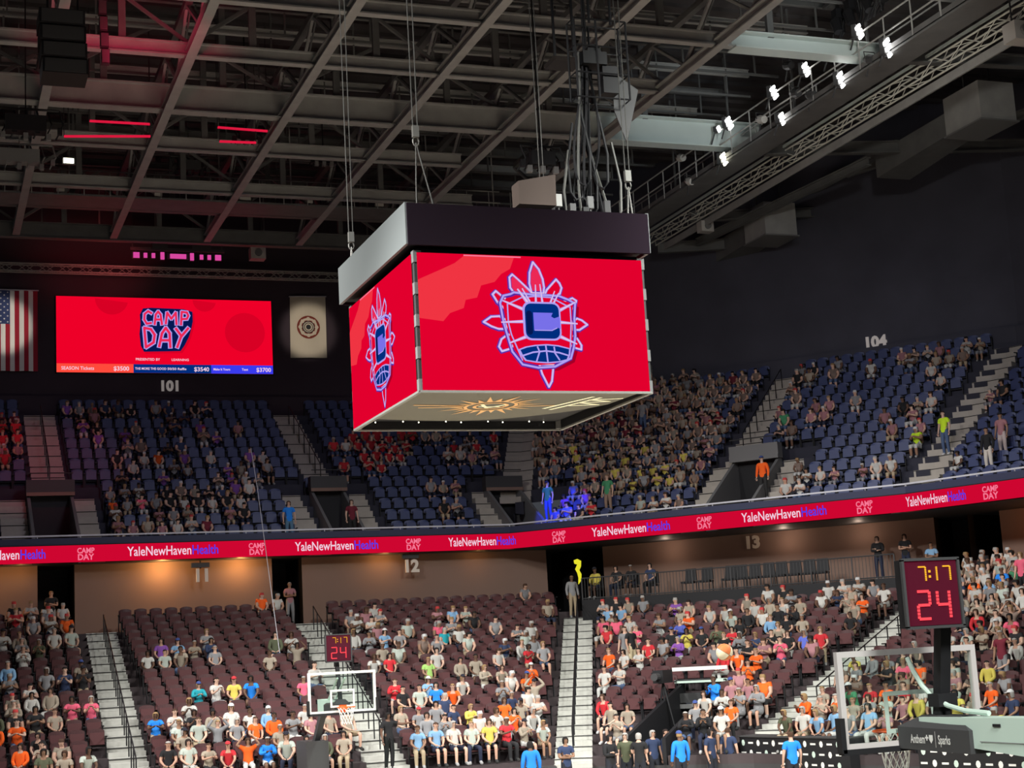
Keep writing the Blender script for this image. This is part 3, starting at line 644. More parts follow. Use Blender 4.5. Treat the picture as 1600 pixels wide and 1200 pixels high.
# cable loom + winch above the scoreboard
root = empty('cable_bundle', (ony(928, 310, 1).x, 1, HZ1), label='black cable bundle looping down onto the scoreboard roof', cat='cable')
mb = MB()
for j in range(9):
    x0 = .02*j-.1; pts = []
    HT = 11.5 if j in (1, 4) else 4.3; top = Vector((x0*1.4, .1*(j % 3), HT)); lo = .7+.3*(j % 4)
    for q in range(15):
        u = q/14; pts.append(top+Vector((.42*math.sin(u*2.4+j)*u*(1 if j % 2 else -.6), 0, -(HT-lo)*u)))
    e = pts[-1]; sgn = 1 if j % 2 else -1
    pts += [e+Vector((sgn*.08, 0, -.22)), e+Vector((sgn*.22, 0, -.28)), e+Vector((sgn*.33, 0, -.12)), e+Vector((sgn*.36, 0, .5)), e+Vector((sgn*.2, 0, 1.4))]
    mb.tube(pts, .03, 'black' if j % 5 else 'cable', 5)
mb.build('hanging_cable', root)
w0 = ony(925, 105, 1.0); root = empty('cable_winch', w0, label='black cable winch and folded cable cage high above the scoreboard', cat='winch')
mb = MB(); mb.box((0, 0, .15), (.55, .4, .28), 'black'); mb.box((.35, 0, -.3), (.35, .3, .6), 'black')
mb.tube([(0, -.18, .3), (0, .18, .3)], .16, 'black', 12); mb.build('drum', root)
mb = MB()
for x in (-.45, .05, .75):
    for y in (-.2, .2): mb.tube([(x, y, 1.0), (x, y, -.75)], .025, 'black', 5)
for zz in (1.0, .4, -.2, -.75): mb.tube([(-.45, -.2, zz), (.75, -.2, zz), (.75, .2, zz), (-.45, .2, zz)], .02, 'black', 5, True)
mb.build('cage', root)
mb = MB(); mb.hexa([(.5, .1, -.9), (.75, .1, -1.6), (.85, .3, -1.6), (.6, .3, -.9), (.5, .1, .0), (1.1, .1, -.4), (1.1, .3, -.4), (.6, .3, 0)], 'dgrey'); mb.build('guide_plate', root)
mb = MB(); mb.tube([(0, 0, 1), (0, 0, 23.2-w0.z)], .03, 'black'); mb.tube([(.5, 0, 1), (.5, 0, 23.2-w0.z)], .03, 'black'); mb.build('support_wire', root)
# ---------------------------------------------------------------- video wall, flag, banner
WY = UP.P(0, 0, 11.9, 0).y
vw = empty('video_screen', (0, WY, 19), label='long red video screen reading CAMP DAY on the black wall above number 101', cat='screen')
k_ = WY-.16
tl, tr_, bl, br = ony(88, 463, k_), ony(425, 470, k_), ony(88, 583, k_), ony(425, 583, k_)
x0, x1, z0, z1 = (tl.x+bl.x)/2, (tr_.x+br.x)/2, (bl.z+br.z)/2, (tl.z+tr_.z)/2; Wd, Hd = x1-x0, z1-z0
def vf(e): return lambda u, v: (x0+u*Wd, k_-e, z0+v*Hd)
def vpart(mb, n): o = mb.build(n, vw); o.location = -Vector(vw.location); return o
mb = MB(); mb.box(((x0+x1)/2, k_+.08, (z0+z1)/2), (Wd+.06, .14, Hd+.06), 'black'); vpart(mb, 'cabinet')
mb = MB(); poly(mb, [(0, 0), (1, 0), (1, 1), (0, 1)], vf(0), 'led_wallred'); vpart(mb, 'red_display')
mb = MB()
def circ(cu, cv, r, e, m, n=28, a0=0, a1=360): poly(mb, [(cu+r/Wd*math.cos(rad(a0+(a1-a0)*i/n)), cv+r/Hd*math.sin(rad(a0+(a1-a0)*i/n))) for i in range(n)], vf(e), m)
circ(.87, .56, .95, .004, 'led_darkred'); vpart(mb, 'dark_circle'); mb = MB(); circ(.25, .98, .75, .004, 'led_darkred', 14, 180, 360); vpart(mb, 'dark_circle'); mb = MB(); circ(.68, .99, .55, .004, 'led_darkred', 14, 180, 360); vpart(mb, 'dark_circle')
mb = MB(); poly(mb, [(.0, 0), (.345, 0), (.345, .115), (0, .115)], vf(.006), 'led_orange'); poly(mb, [(.345, 0), (.705, 0), (.705, .115), (.345, .115)], vf(.006), 'led_navy'); poly(mb, [(.705, 0), (1, 0), (1, .115), (.705, .115)], vf(.006), 'led_blue')
vpart(mb, 'ticker_bar')
vm = lambda u, v: (x0+u, k_-.012, z0+v); hh = .16
mb = MB(); put_text(mb, 'SEASON Tickets', vm, hh, 'led_white', .2, .12, bold=.01, sx=.95); vpart(mb, 'ticker_lettering'); mb = MB(); put_text(mb, '$3500', vm, .2, 'led_white', .325*Wd, .1, 'r', bold=.02); vpart(mb, 'ticker_lettering')
mb = MB(); put_text(mb, 'THE MORE THE GOOD', vm, .11, 'led_white', .352*Wd, .15, bold=.02, sx=.9); vpart(mb, 'ticker_lettering'); mb = MB(); put_text(mb, '50/50 Raffle', vm, .11, 'led_white', .5*Wd, .15, bold=.02, sx=1.2); vpart(mb, 'ticker_lettering'); mb = MB(); put_text(mb, '$3540', vm, .2, 'led_white', .695*Wd, .1, 'r', bold=.02); vpart(mb, 'ticker_lettering')
mb = MB(); put_text(mb, 'Make It Yours', vm, .11, 'led_white', .715*Wd, .15, bold=.02, sx=.9); vpart(mb, 'ticker_lettering'); mb = MB(); put_text(mb, 'Text', vm, .11, 'led_white', .85*Wd, .15, bold=.02); vpart(mb, 'ticker_lettering'); mb = MB(); put_text(mb, '$3700', vm, .2, 'led_white', .99*Wd, .1, 'r', bold=.02); vpart(mb, 'ticker_lettering')
mb = MB(); put_text(mb, 'PRESENTED BY', vm, .12, 'led_white', .355*Wd, .58, bold=.01, sx=1.0); vpart(mb, 'ticker_lettering'); mb = MB(); put_text(mb, 'LEARNING', vm, .11, 'led_white', .52*Wd, .58, bold=.01, sx=1.1); vpart(mb, 'ticker_lettering')
# CAMP DAY block: crop pixels (200..320, 470..600) scale 9.233
def cf(e):
    def g_(x, y): P = ony(200+x/9.233, 470+y/9.233, k_-e); return (P.x, k_-e, P.z)
    return g_
mb = MB(); blob = [(180, 330), (170, 200), (215, 110), (330, 100), (560, 110), (800, 120), (930, 160), (935, 300), (915, 400), (880, 520), (820, 640), (760, 725), (560, 730), (230, 735), (185, 650), (165, 480)]
poly(mb, [(x+25, y+28) for x, y in blob], cf(.008), 'led_darkred'); poly(mb, blob, cf(.012), 'led_navy2'); vpart(mb, 'logo_backing')
for off_, e, m, w_ in ((0, .018, 'led_lilac', 58), (0, .024, 'led_hot', 32)):
    mb = MB(); f = cf(e)
    L = [[(340, 180), (290, 150), (240, 190), (235, 270), (270, 330), (335, 320)], [(385, 340), (400, 200), (435, 155), (470, 200), (490, 340)], [(395, 270), (480, 270)], [(545, 330), (565, 170), (625, 260), (690, 170), (700, 340)], [(765, 345), (775, 160), (850, 170), (870, 215), (850, 260), (780, 265)],
         [(235, 390), (330, 410), (385, 490), (370, 600), (260, 670), (235, 390)], [(450, 660), (490, 470), (545, 390), (600, 470), (610, 670)], [(475, 570), (600, 570)], [(690, 400), (765, 500)], [(870, 395), (765, 520), (710, 670)]]
    for p in L: stroke(mb, p, w_*(1 if p[0][1] < 360 else 1.15), f, m)
    vpart(mb, 'camp_day_letters')
# flag: canton at upper left, hangs with vertical stripes; only its right part is in the picture
fl = empty('american_flag', (-6.6, WY-.3, 18), label='red and white striped american flag hung vertically at the left edge', cat='flag')
c1 = ony(58, 455, WY-.3); c2 = ony(60, 580, WY-.3); xr = (c1.x+c2.x)/2; zt, zb_ = c1.z, c2.z; H = zt-zb_; Wf = H*.62; xl = xr-Wf*1.0-.3; sw = (xr-xl)/13
mb = MB(); fo = lambda x, z: (x, WY-.3-.05*math.sin((x-xl)*7), z)
for i in range(13):
    for j in range(3):
        for s_ in range(1):
            a = xl+sw*i+sw*j/3; b = a+sw/3
            top = zt if i > 6 else zt-H*.42
            for q in range(4):
                za = zb_+(top-zb_)*q/4; zc_ = zb_+(top-zb_)*(q+1)/4
                mb.add([fo(a, za), fo(b, za), fo(b, zc_), fo(a, zc_)], [(0, 1, 2, 3)], 'redcloth' if i % 2 == 0 else 'white')
o = mb.build('stripes', fl); o.location = -Vector(fl.location)
mb = MB()
for i in range(21):
    a = xl+sw*7*i/21; b = xl+sw*7*(i+1)/21; mb.add([fo(a, zt-H*.42), fo(b, zt-H*.42), fo(b, zt), fo(a, zt)], [(0, 1, 2, 3)], 'bluecloth')
for r in range(11):
    for c in range(9):
        if (r+c) % 2 == 0:
            x = xl+sw*7*(c+.7)/9.4; z = zt-H*.42*(r+.7)/11.4; y = fo(x, z)[1]-.012; pts = []
            for q in range(10): a = rad(90+36*q); rr_ = .05 if q % 2 == 0 else .02; pts.append((x+rr_*math.cos(a), y, z+rr_*math.sin(a)))
            mb.add(pts, [tuple(range(10))], 'white')
o = mb.build('star_field', fl); o.location = -Vector(fl.location)
mb = MB(); mb.tube([(xl-.05, WY-.3, zt+.03), (xr+.05, WY-.3, zt+.03)], .03, 'rail'); mb.bar((xl+.3, WY-.3, zt+.03), (xl+.3, WY, zt+.03), .05, .05, 'dgrey'); mb.bar((xr-.3, WY-.3, zt+.03), (xr-.3, WY, zt+.03), .05, .05, 'dgrey')
o = mb.build('pole', fl); o.location = -Vector(fl.location)
bn = empty('tribal_banner', (7, WY-.3, 19), label='cream banner with a round brown seal hung right of the video screen', cat='banner')
a, b, c, d = (ony(*q, WY-.3) for q in ((454, 559), (511, 559), (508, 464), (453, 464)))
mb = MB(); nx = 10
for i in range(nx):
    for j in range(6):
        def bp(u, v): p = a.lerp(b, u).lerp(d.lerp(c, u), v); return (p.x, WY-.3+.03*math.sin(u*9+v*2), p.z)
        mb.add([bp(i/nx, j/6), bp((i+1)/nx, j/6), bp((i+1)/nx, (j+1)/6), bp(i/nx, (j+1)/6)], [(0, 1, 2, 3)], 'ivory')
o = mb.build('cloth', bn); o.location = -Vector(bn.location); smooth(o)
cc = ony(482, 511, WY-.36); mb = MB(); cfn = lambda e: (lambda x, z: (cc.x+x, WY-.345-e, cc.z+z))
def ring(r0, r1, e, m, n=28):
    f = cfn(e)
    for i in range(n): p, q = 2*math.pi*i/n, 2*math.pi*(i+1)/n; mb.add([f(r0*math.cos(p), r0*math.sin(p)), f(r1*math.cos(p), r1*math.sin(p)), f(r1*math.cos(q), r1*math.sin(q)), f(r0*math.cos(q), r0*math.sin(q))], [(0, 1, 2, 3)], m)
ring(0, .56, 0, 'maroonprint'); ring(.35, .46, .006, 'ivory', 12)
for i in range(8): q = 2*math.pi*i/8; poly(mb, [(.40*math.cos(q)+.10*math.cos(s_*1.05), .40*math.sin(q)+.10*math.sin(s_*1.05)) for s_ in range(6)], cfn(.010), 'ivory')
ring(0, .30, .014, 'black'); ring(.12, .18, .018, 'ivory'); ring(.22, .26, .018, 'ivory', 14)
o = mb.build('seal', bn); o.location = -Vector(bn.location)
mb = MB(); mb.tube([(d.x-.05, WY-.3, d.z+.02), (c.x+.05, WY-.3, c.z+.02)], .03, 'rail'); mb.bar((d.x+.3, WY-.3, d.z), (d.x+.3, WY, d.z), .04, .04, 'dgrey'); mb.bar((c.x-.3, WY-.3, c.z), (c.x-.3, WY, c.z), .04, .04, 'dgrey')
o = mb.build('pole', bn); o.location = -Vector(bn.location)
# ---------------------------------------------------------------- roof steel
RB = 23.0
ordn = ['first', 'second', 'third', 'fourth', 'fifth', 'sixth', 'seventh', 'eighth', 'ninth', 'tenth', 'eleventh', 'twelfth', 'thirteenth', 'fourteenth', 'fifteenth', 'sixteenth', 'seventeenth', 'eighteenth', 'nineteenth', 'twentieth']
YB = [-10.8, -6.75, -2.7, 1.35, 5.5, 9.5, 13.45]
for j, x in enumerate(YB):
    root = empty('roof_joist', (x, 0, RB), label=f'grey roof joist running away to the back wall, {ordn[j]} from the left', cat='beam', group='roof joists')
    y0, y1 = -2, 40.2 if x < 12 else 33
    mb = MB(); mb.ibeam((0, y0, .12), (0, y1, .12), .30, .34, 'steel'); mb.build('bottom_chord', root)
    mb = MB(); mb.bar((.0, y0, 1.9), (0, y1, 1.9), .22, .22, 'steel_dark'); mb.build('top_chord', root)
    mb = MB(); n = 0; y = y0
    while y < y1-2:
        a, b = ((0, y, .3), (0, y+2.35, 1.9)) if n % 2 == 0 else ((0, y, 1.9), (0, y+2.35, .3)); mb.bar(a, b, .09, .09, 'steel'); mb.bar((.12, a[1], a[2]), (.12, b[1], b[2]), .05, .05, 'steel_dark'); y += 2.35; n += 1
    mb.build('web_brace', root)
for j, (y, h, dz, zt) in enumerate(((9.6, .5, .35, 0), (14.5, .45, .3, 0), (18.9, .45, .3, 0), (24.2, .95, .62, 0), (28.2, .5, .35, 0), (33.4, .5, .35, 0), (36.4, .35, .3, 0), (40.4, .7, .25, 0))):
    wide = 13.6 if y in (18.9, 28.2) else 20.4
    if y == 28.2: wide = 9.3
    if y > 30: wide = 11.5 if y < 35 else 12.5
    names = 'nearest of the cross beams', 'second nearest of the cross beams', 'third nearest of the cross beams', 'deep main cross girder, pale and lit at its right end', 'first cross beam behind the deep main girder', 'cross beam in front of the catwalk', 'cross beam under the catwalk', 'last cross beam, dark, where the roof meets the back wall'
    root = empty('roof_girder', (0, y, RB), label='grey steel roof '+names[j] if j not in (3,) else 'grey steel '+names[j], cat='beam', group='roof cross girders')
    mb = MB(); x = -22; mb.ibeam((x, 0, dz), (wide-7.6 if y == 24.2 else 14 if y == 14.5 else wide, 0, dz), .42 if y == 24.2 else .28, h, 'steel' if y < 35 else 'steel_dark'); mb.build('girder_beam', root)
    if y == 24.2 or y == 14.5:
        mb = MB(); mb.ibeam((wide-7.6 if y == 24.2 else 14, 0, dz), (20.4, 0, dz), .6, h+.12, 'steel_pale'); mb.build('lit_end', root, label='end of the girder, coloured paler for the lamp light on it')  # lamp light on the end is put into a paler steel
    for x in [q+2 for q in YB]:
        if x < wide: mb = MB(); mb.bar((x, 0, dz+h/2), (x, 0, 4.2), .22, .16, 'steel_dark'); mb.build('post', root)
    mb = MB()
    for i, x in enumerate(YB[:-1]):
        if (i+j) % 2 == 0 and x+4 < wide: mb.bar((x, 0, dz+h/2), (x+4.05, 0, 3.4), .12, .12, 'steel_dark')
        elif x+4 < wide: mb.bar((x, 0, 3.4), (x+4.05, 0, dz+h/2), .10, .10, 'steel_dark')
    mb.build('diagonal_brace', root)
# upper purlins (many thin lines under the deck)
for j in range(16):
    y = 6+j*2.25; mb = MB(); mb.ibeam((-22, y, 26.2), (20, y, 26.2), .16, .3, 'steel_dark' if j % 2 else 'steel', .04)
    for i in range(14): mb.bar((-20+i*3, y, 25.3), (-20+i*3, y, 27.2), .06, .06, 'steel_dark')
    mb.bar((-22, y, 25.25), (20, y, 25.25), .08, .08, 'steel_dark')
    mb.build('roof_purlin', label=f'thin purlin high under the dark roof deck, {ordn[j]} from the camera', cat='beam', group='roof purlins')
# catwalk across the back
root = empty('catwalk', (0, 34.8, 23), label='long steel catwalk with pipe railings crossing under the roof near the back wall', cat='catwalk')
mb = MB(); mb.box((-4, 0, .0), (36, 1.6, .08), 'steel_dark'); mb.build('walkway', root)
mb = MB()
for y in (-.8, .8):
    for zz in (.5, 1.0): mb.tube([(-22, y, zz), (13, y, zz)], .03, 'steel', 5)
    for i in range(36): mb.tube([(-21.5+i, y, 0), (-21.5+i, y, 1.0)], .025, 'steel', 5)
mb.build('railing', root)
mb = MB()
for i in range(12): mb.bar((-20+i*3, 0, 0), (-20+i*3, 0, 4), .05, .05, 'steel')
mb.build('hanger_rod', root)
mb = MB()
for x, w_ in ((-1.6, .3), (1.9, .45), (4.6, .25), (-5.4, .3), (7.6, .35)): mb.box((x, -.7, .18), (w_, .15, .12), 'lamp_off')
mb.build('work_light', root)
# box truss along the back wall, and pipe above it
def truss(name, p0, p1, s, n, m, **kw):
    p0, p1 = Vector(p0), Vector(p1); d = (p1-p0).normalized(); r = d.cross(Vector((0, 0, 1))).normalized()*s/2; u = Vector((0, 0, s/2))
    root = empty(name, p0, **kw); mb = MB(); C = [r+u, r-u, -r-u, -r+u]
    for c in C: mb.tube([c, p1-p0+c], .035, m, 6)
    mb.build('chord', root); mb = MB()
    for i in range(n):
        a = (p1-p0)*(i/n); b = (p1-p0)*((i+1)/n)
        for q in range(4): c0, c1 = (C[q], C[(q+1) % 4]) if i % 2 == 0 else (C[(q+1) % 4], C[q]); mb.tube([a+c0, b+c1], .018, m, 4)
    mb.build('lattice', root); return root
a = ony(-40, 413, 43.8); b = ony(560, 437, 43.8); zz = (a.z+b.z)/2
truss('lighting_truss', (a.x, 43.8, zz), (b.x, 43.8, zz), .34, 40, 'wire', label='pale horizontal lattice truss in front of the black wall, above the video screen', cat='truss')
a = ony(-40, 357, 43.0); mb = MB(); mb.tube([(-20, 43, a.z), (12, 43, a.z)], .09, 'steel'); mb.tube([(-20, 43, a.z-.35), (12, 43, a.z-.35)], .05, 'steel_dark')
for i in range(12): mb.bar((-18+i*2.5, 43, a.z), (-18+i*2.5, 43, 27), .07, .07, 'steel_dark')
mb.build('lighting_pipe', label='long horizontal pipe under the roof tinted red at left', cat='pipe')
root = empty('stage_light_bar', ony(278, 402, 42), label='row of magenta-lit stage lights hanging above the video screen', cat='light')
mb = MB(); mb.box((0, 0, .34), (4.2, .12, .12), 'dgrey'); mb.box((-.8, .1, .62), (.7, .3, .5), 'dgrey'); mb.box((1.1, .1, .62), (.8, .3, .5), 'dgrey')
for x in (-2, -.7, .7, 2): mb.bar((x, 0, .3), (x, 0, 27.26-root.location.z), .04, .04, 'dgrey')
mb.build('bar', root)
for x, w_, h_ in ((-1.85, .35, .3), (-1.45, .2, .26), (-1.1, .2, .26), (-.7, .22, .4), (0, .95, .25), (.62, .22, .4), (1.05, .2, .26), (1.4, .2, .26), (1.8, .35, .3)):
    mb = MB(); mb.box((x, -.08, .02), (w_*.75, .1, h_*.8), 'lampmag'); mb.box((x, .02, .04), (w_, .12, h_), 'dgrey'); mb.bar((x, 0, .1), (x, 0, .34), .04, .04, 'dgrey'); mb.build('stage_lamp', root)
# glowing bars added to imitate red light on the roof steel
for (xa, ya, xb, yb), lb in zip(((140, 189, 234, 194), (340, 199, 418, 205), (100, 213, 235, 213), (343, 221, 400, 223)), ('left bar of the upper pair', 'right bar of the upper pair', 'left bar of the lower pair', 'right bar of the lower pair')):
    a, b = ony(xa, ya, 25.6), ony(xb, yb, 25.6); mb = MB(); mb.tube([a, b], .045, 'glow_red', 6)
    for p in (a, b): mb.tube([p, Vector((p.x, p.y, 27.26))], .015, 'dgrey', 4)
    mb.build('red_glow_bar', label='added glow bar for the red light on the roof steel, '+lb, cat='light', group='red glow bars')
p = ony(107, 252, 30); mb = MB(); mb.box(p, (.45, .12, .28), 'dgrey'); mb.box(p+Vector((0, -.08, 0)), (.36, .03, .18), 'lampwarm'); mb.bar(p, Vector((p.x, p.y, 27.26)), .03, .03, 'dgrey')
mb.build('work_lamp', label='small warm work lamp among the dark steel at upper left', cat='light')
# speakers and projector clutter hanging in the roof
def speaker(x0, y0, x1, y1, Y, name, label, cat='speaker', m='black', panel='dgrey'):
    a, b = ony(x0, y0, Y), ony(x1, y1, Y); c = (a+b)/2; W = abs(b.x-a.x); H = abs(a.z-b.z)
    root = empty(name, c, label=label, cat=cat); n = 4; mb = MB()
    for i in range(n): mb.box((.03*i-.05, .06*i, H/2-H*(i+.5)/n), (W, W*.9, H/n*.93), m)
    mb.build('cabinet', root)
    mb = MB()
    for i in range(n): mb.box((.03*i-.05, .06*i-W*.46, H/2-H*(i+.5)/n), (W*.9, .03, H/n*.8), panel)
    mb.build('grille', root)
    mb = MB(); mb.bar((-W/3, 0, H/2), (-W/3, 0, 27.26-c.z), .05, .05, m); mb.bar((W/3, 0, H/2), (W/3, 0, 27.26-c.z), .05, .05, m); mb.build('hanging_bracket', root)
speaker(62, 22, 134, 124, 13, 'line_array_speaker', 'black line array speaker hanging at the top left')
speaker(156, 0, 170, 98, 15, 'cable_drop', 'thin black rig hanging just right of the top left speaker', 'rig')
speaker(860, 95, 905, 100, 3, 'roof_box', 'flat black box beside the cable winch', 'box')
for x, y, w_, h_, Y, lb, m in ((40, 195, 2.0, 1.0, 20, 'dark tangle of cables and fixtures at the left edge under the girder', 'black'), (845, 250, 1.2, .8, 12, 'dark fixture frame hanging left of the cable bundle', 'black'), (505, 248, .9, .6, 30, 'dark fixture hanging behind the leftmost hoist cable', 'black'), (30, 245, 2.2, .9, 26, 'grey box unit at the left edge under the cross beam', 'grey'), (385, 215, .9, .55, 26, 'dark box under the main girder left of centre', 'black'), (295, 260, 1.5, .8, 34, 'round dark fan unit in the roof at left', 'dgrey')):
    p = ony(x, y, Y); root = empty('hanging_fixture', p, label=lb, cat='fixture'); mb = MB(); mb.box((0, 0, 0), (w_*.6, .5, h_*.5), m); mb.build('housing', root); mb = MB()
    for i in range(7): q = w_*(i/6-.5); mb.tube([(q, .1*(i % 3), h_*.5), (q+.1, -.1, 0), (q-.1, .1, -h_*.4)], .03, m, 5); mb.box((q, -.1, -h_*(.2+.2*(i % 2))), (.14, .14, .2), 'grey' if i % 2 and m == 'black' else m)
    mb.tube([(-w_/2, 0, h_*.5), (w_/2, 0, h_*.5)], .04, m, 5); mb.build('cable_bracket', root); mb = MB(); mb.bar((0, 0, h_*.2), (0, 0, 27.26-p.z), .04, .04, m); mb.build('hanger_rod', root)
# ---------------------------------------------------------------- side lighting catwalk
root = empty('side_catwalk', (19, 10, 22.6), label='lighting catwalk with pipe rails running away on the right', cat='catwalk')
mb = MB(); mb.box((0, 6, -.15), (1.1, 46, .12), 'steel_dark'); mb.bar((-.5, -17, -.02), (-.5, 29, -.02), .1, .22, 'steel_dark'); mb.build('walkway', root)
mb = MB()
for x in (-.55, .55):
    for zz in (.55, 1.1): mb.tube([(x, -17, zz), (x, 29, zz)], .03, 'steel', 5)
    for i in range(31): mb.tube([(x, -17+i*1.5, -.1), (x, -17+i*1.5, 1.1)], .025, 'steel', 5)
mb.build('railing', root)
mb = MB()
for i in range(9): mb.bar((.5, -15+i*5, 0), (.5, -15+i*5, 4.6), .08, .08, 'steel_dark')
mb.build('hanger_rod', root)
LAMPS = [(1340, 50, 'top lamp of the upper row', 1), (1298, 84, 'upper row, second from the top', 1), (1257, 109, 'upper row, third from the top', 1), (1207, 145, 'upper row, fourth from the top', 1), (1137, 193, 'standing just above the pale girder', 1),
         (1385, 75, 'biggest one of the lower row', 1.25), (1312, 125, 'lower row, in the middle', 1.1), (1220, 186, 'lower row, left end', .9), (1129, 249, 'hanging below the pale girder', 1), (1121, 202, 'small one at left above the pale girder', .5)]
for x, y, lb, s_ in LAMPS:
    p = onx(x, y, 18.3); root = empty('flood_lamp', p, label='bright white flood lamp on the right catwalk, '+lb, cat='lamp', group='flood lamps on the right catwalk')
    root.rotation_euler = (0, 0, rad(35)); h = s_
    warm = 'below' in lb
    mb = MB()
    for q in (-.13, .13): mb.box((q*h, .05, 0), (.2*h, .16, .42*h), 'dgrey')
    mb.bar((0, .12, -.1), (0, .3, -.55), .04, .04, 'dgrey'); mb.build('housing', root)
    mb = MB()
    for qx, qz in ((-.10, .12), (.02, 0), (.14, -.12)): mb.bar(((qx-.17)*h, -.06, (qz-.12)*h), ((qx+.17)*h, -.06, (qz+.12)*h), .06, .10*h, 'lampwarm' if warm else 'lampwhite')
    mb.build('lens', root)
for x, y, lb in ((1190, 186, 'yellowish unlit lamp left of the lower row'), (1243, 145, 'unlit lamp between the two rows of flood lamps'), (1268, 148, 'unlit lamp just below the upper lamp row'), (1360, 92, 'unlit moving lamp left of the biggest flood lamp'), (1232, 102, 'unlit lamp left of the upper row'), (1064, 246, 'small pale lamp at the left end of the catwalk'), (1078, 283, 'small pale lamp below the left end of the catwalk')):
    p = onx(x, y, 18.5); root = empty('spot_lamp', p, label=lb, cat='lamp'); mb = MB(); mb.tube([(0, -.2, -.08), (0, .05, 0), (0, .25, .08)], [.14, .17, .12], 'lamp_off' if 'pale' in lb or 'yellow' in lb else 'dgrey', 10); mb.build('barrel', root)
    mb = MB(); mb.bar((0, .05, 0), (0, .3, -.5), .04, .04, 'dgrey'); mb.tube([(-.2, 0, .0), (-.2, .05, .25), (.2, .05, .25), (.2, 0, 0)], .02, 'dgrey', 4); mb.build('yoke', root)
p = onx(1345, 12, 18.6); root = empty('lamp_rig', p, label='dark cluster of cables and moving heads above the top flood lamps', cat='rig')
mb = MB()
for i in range(16): q = R0.uniform(-1.6, 1.6); mb.tube([(q*.2, q, R0.uniform(.2, 1)), (R0.uniform(-.3, .3), q+R0.uniform(-.3, .3), R0.uniform(-.4, .3)), (0, q+.2, -.6)], .035, 'black', 5)
mb.build('cable', root); mb = MB()
for q in (-1.4, -.5, .6, 1.4): mb = MB(); mb.tube([(0, q, -.3), (0, q+.15, .15)], [.16, .2], 'black', 10); mb.box((0, q, .35), (.3, .3, .3), 'black'); mb.build('moving_head', root)
mb = MB(); mb.bar((0, -2.2, .9), (0, 2.2, .9), .1, .1, 'dgrey'); mb.bar((0, -1.5, .9), (0, -1.5, 4), .05, .05, 'dgrey'); mb.bar((0, 1.5, .9), (0, 1.5, 4), .05, .05, 'dgrey'); mb.build('bar', root)
# outer edge truss
t_ = truss('edge_truss', (21.7, -2, 23), (21.7, 37.2, 23), .42, 46, 'truss', label='long pale lattice truss running away along the right side of the roof', cat='truss')
mb = MB(); mb.bar((.5, 0, -.35), (.5, 39.2, -.35), .08, .3, 'steel'); mb.bar((-.3, 0, .35), (-.3, 39.2, .35), .06, .1, 'steel_pale'); mb.build('side_rail', t_)
# right side beams, ducts, boxes
SB = [((20.6, 24.2, 23.2), (34, 24.2, 24.2), .5, 'dark cross beam continuing right from the pale girder'), ((21.7, 33, 23), (30, 33, 23.6), .45, 'dark beam at the lower right edge of the roof'), ((21.9, 37, 22.6), (31, 33.5, 22.6), .5, 'lowest dark beam running right from the far end of the edge truss'),
      ((20.4, 14.5, 23.3), (32, 14.5, 23.8), .45, 'grey beam at the top right edge')]
for a, b, h, lb in SB:
    mb = MB(); mb.ibeam(a, b, .3, h, 'steel_dark'); mb.build('side_beam', label=lb, cat='beam')
for (x, y, X), d, lb in (((1203, 350, 25.5), (1.6, 1.9, 1.5), 'grey duct box below the edge truss'), ((1530, 172, 27.5), (1.6, 2.2, 1.5), 'big grey duct box at the right under the roof')):
    p = onx(x, y, X); root = empty('air_duct', p, label=lb, cat='duct'); mb = MB(); mb.box((0, 0, 0), d, 'steel'); mb.box((0, 0, -d[2]/2-.03), (d[0]+.15, d[1]+.15, .06), 'grey'); mb.build('box', root)
    mb = MB(); mb.hexa([(-.6, 1, -.6), (.6, 1, -.6), (.8, 6.0, -.9), (-.8, 6.0, -.9), (-.6, 1, .3), (.6, 1, .3), (.8, 6.0, .1), (-.8, 6.0, .1)], 'steel_dark'); mb.build('duct_run', root)
    mb = MB(); mb.bar((-.6, 0, .7), (-.6, 0, 27.26-p.z), .05, .05, 'dgrey'); mb.bar((.6, 0, .7), (.6, 0, 27.26-p.z), .05, .05, 'dgrey'); mb.build('hanger_rod', root)
for a, b, lb in (((28, 26, 24.5), (28, 37, 24.5), 'dark side joist right of the edge truss'), ((25.5, 24.5, 23.1), (23.5, 36, 22.7), 'dark sloping brace between the right beams'), ((33, 16, 24.5), (28, 30, 24.4), 'dark diagonal beam at far right')):
    mb = MB(); mb.ibeam(a, b, .25, .35, 'steel_dark'); mb.build('side_joist', label=lb, cat='beam')
for x, y, X, s_, lb in ((1102, 355, 22.3, .6, 'small white projector hung under the edge truss'), (1592, 52, 21.5, .75, 'white projector at the top right corner'), (402, 397, 8, .7, 'small pale projector hung above the video screen')):
    p = onx(x, y, X) if X > 10 else ony(x, y, 43); root = empty('projector', p, label=lb, cat='projector'); mb = MB(); mb.box((0, 0, 0), (s_, s_*.8, s_*.8), 'lamp_off'); mb.tube([(0, -s_*.4, 0), (0, -s_*.55, 0)], s_*.25, 'grey', 10); mb.build('body', root)
    mb = MB(); mb.bar((-s_*.3, 0, s_*.4), (-s_*.3, 0, 27.26-p.z), .04, .04, 'dgrey'); mb.bar((s_*.3, 0, s_*.4), (s_*.3, 0, 27.26-p.z), .04, .04, 'dgrey'); mb.build('mount', root)
# thin guide wire falling over the left stands
a, b = ony(402, 762, 30), ony(437, 1020, 25); mb = MB(); mb.tube([ony(392, 700, 31), a, b], .012, 'rail', 5); mb.build('guide_wire', label='thin slanting wire crossing the left seating block and the ribbon', cat='wire')
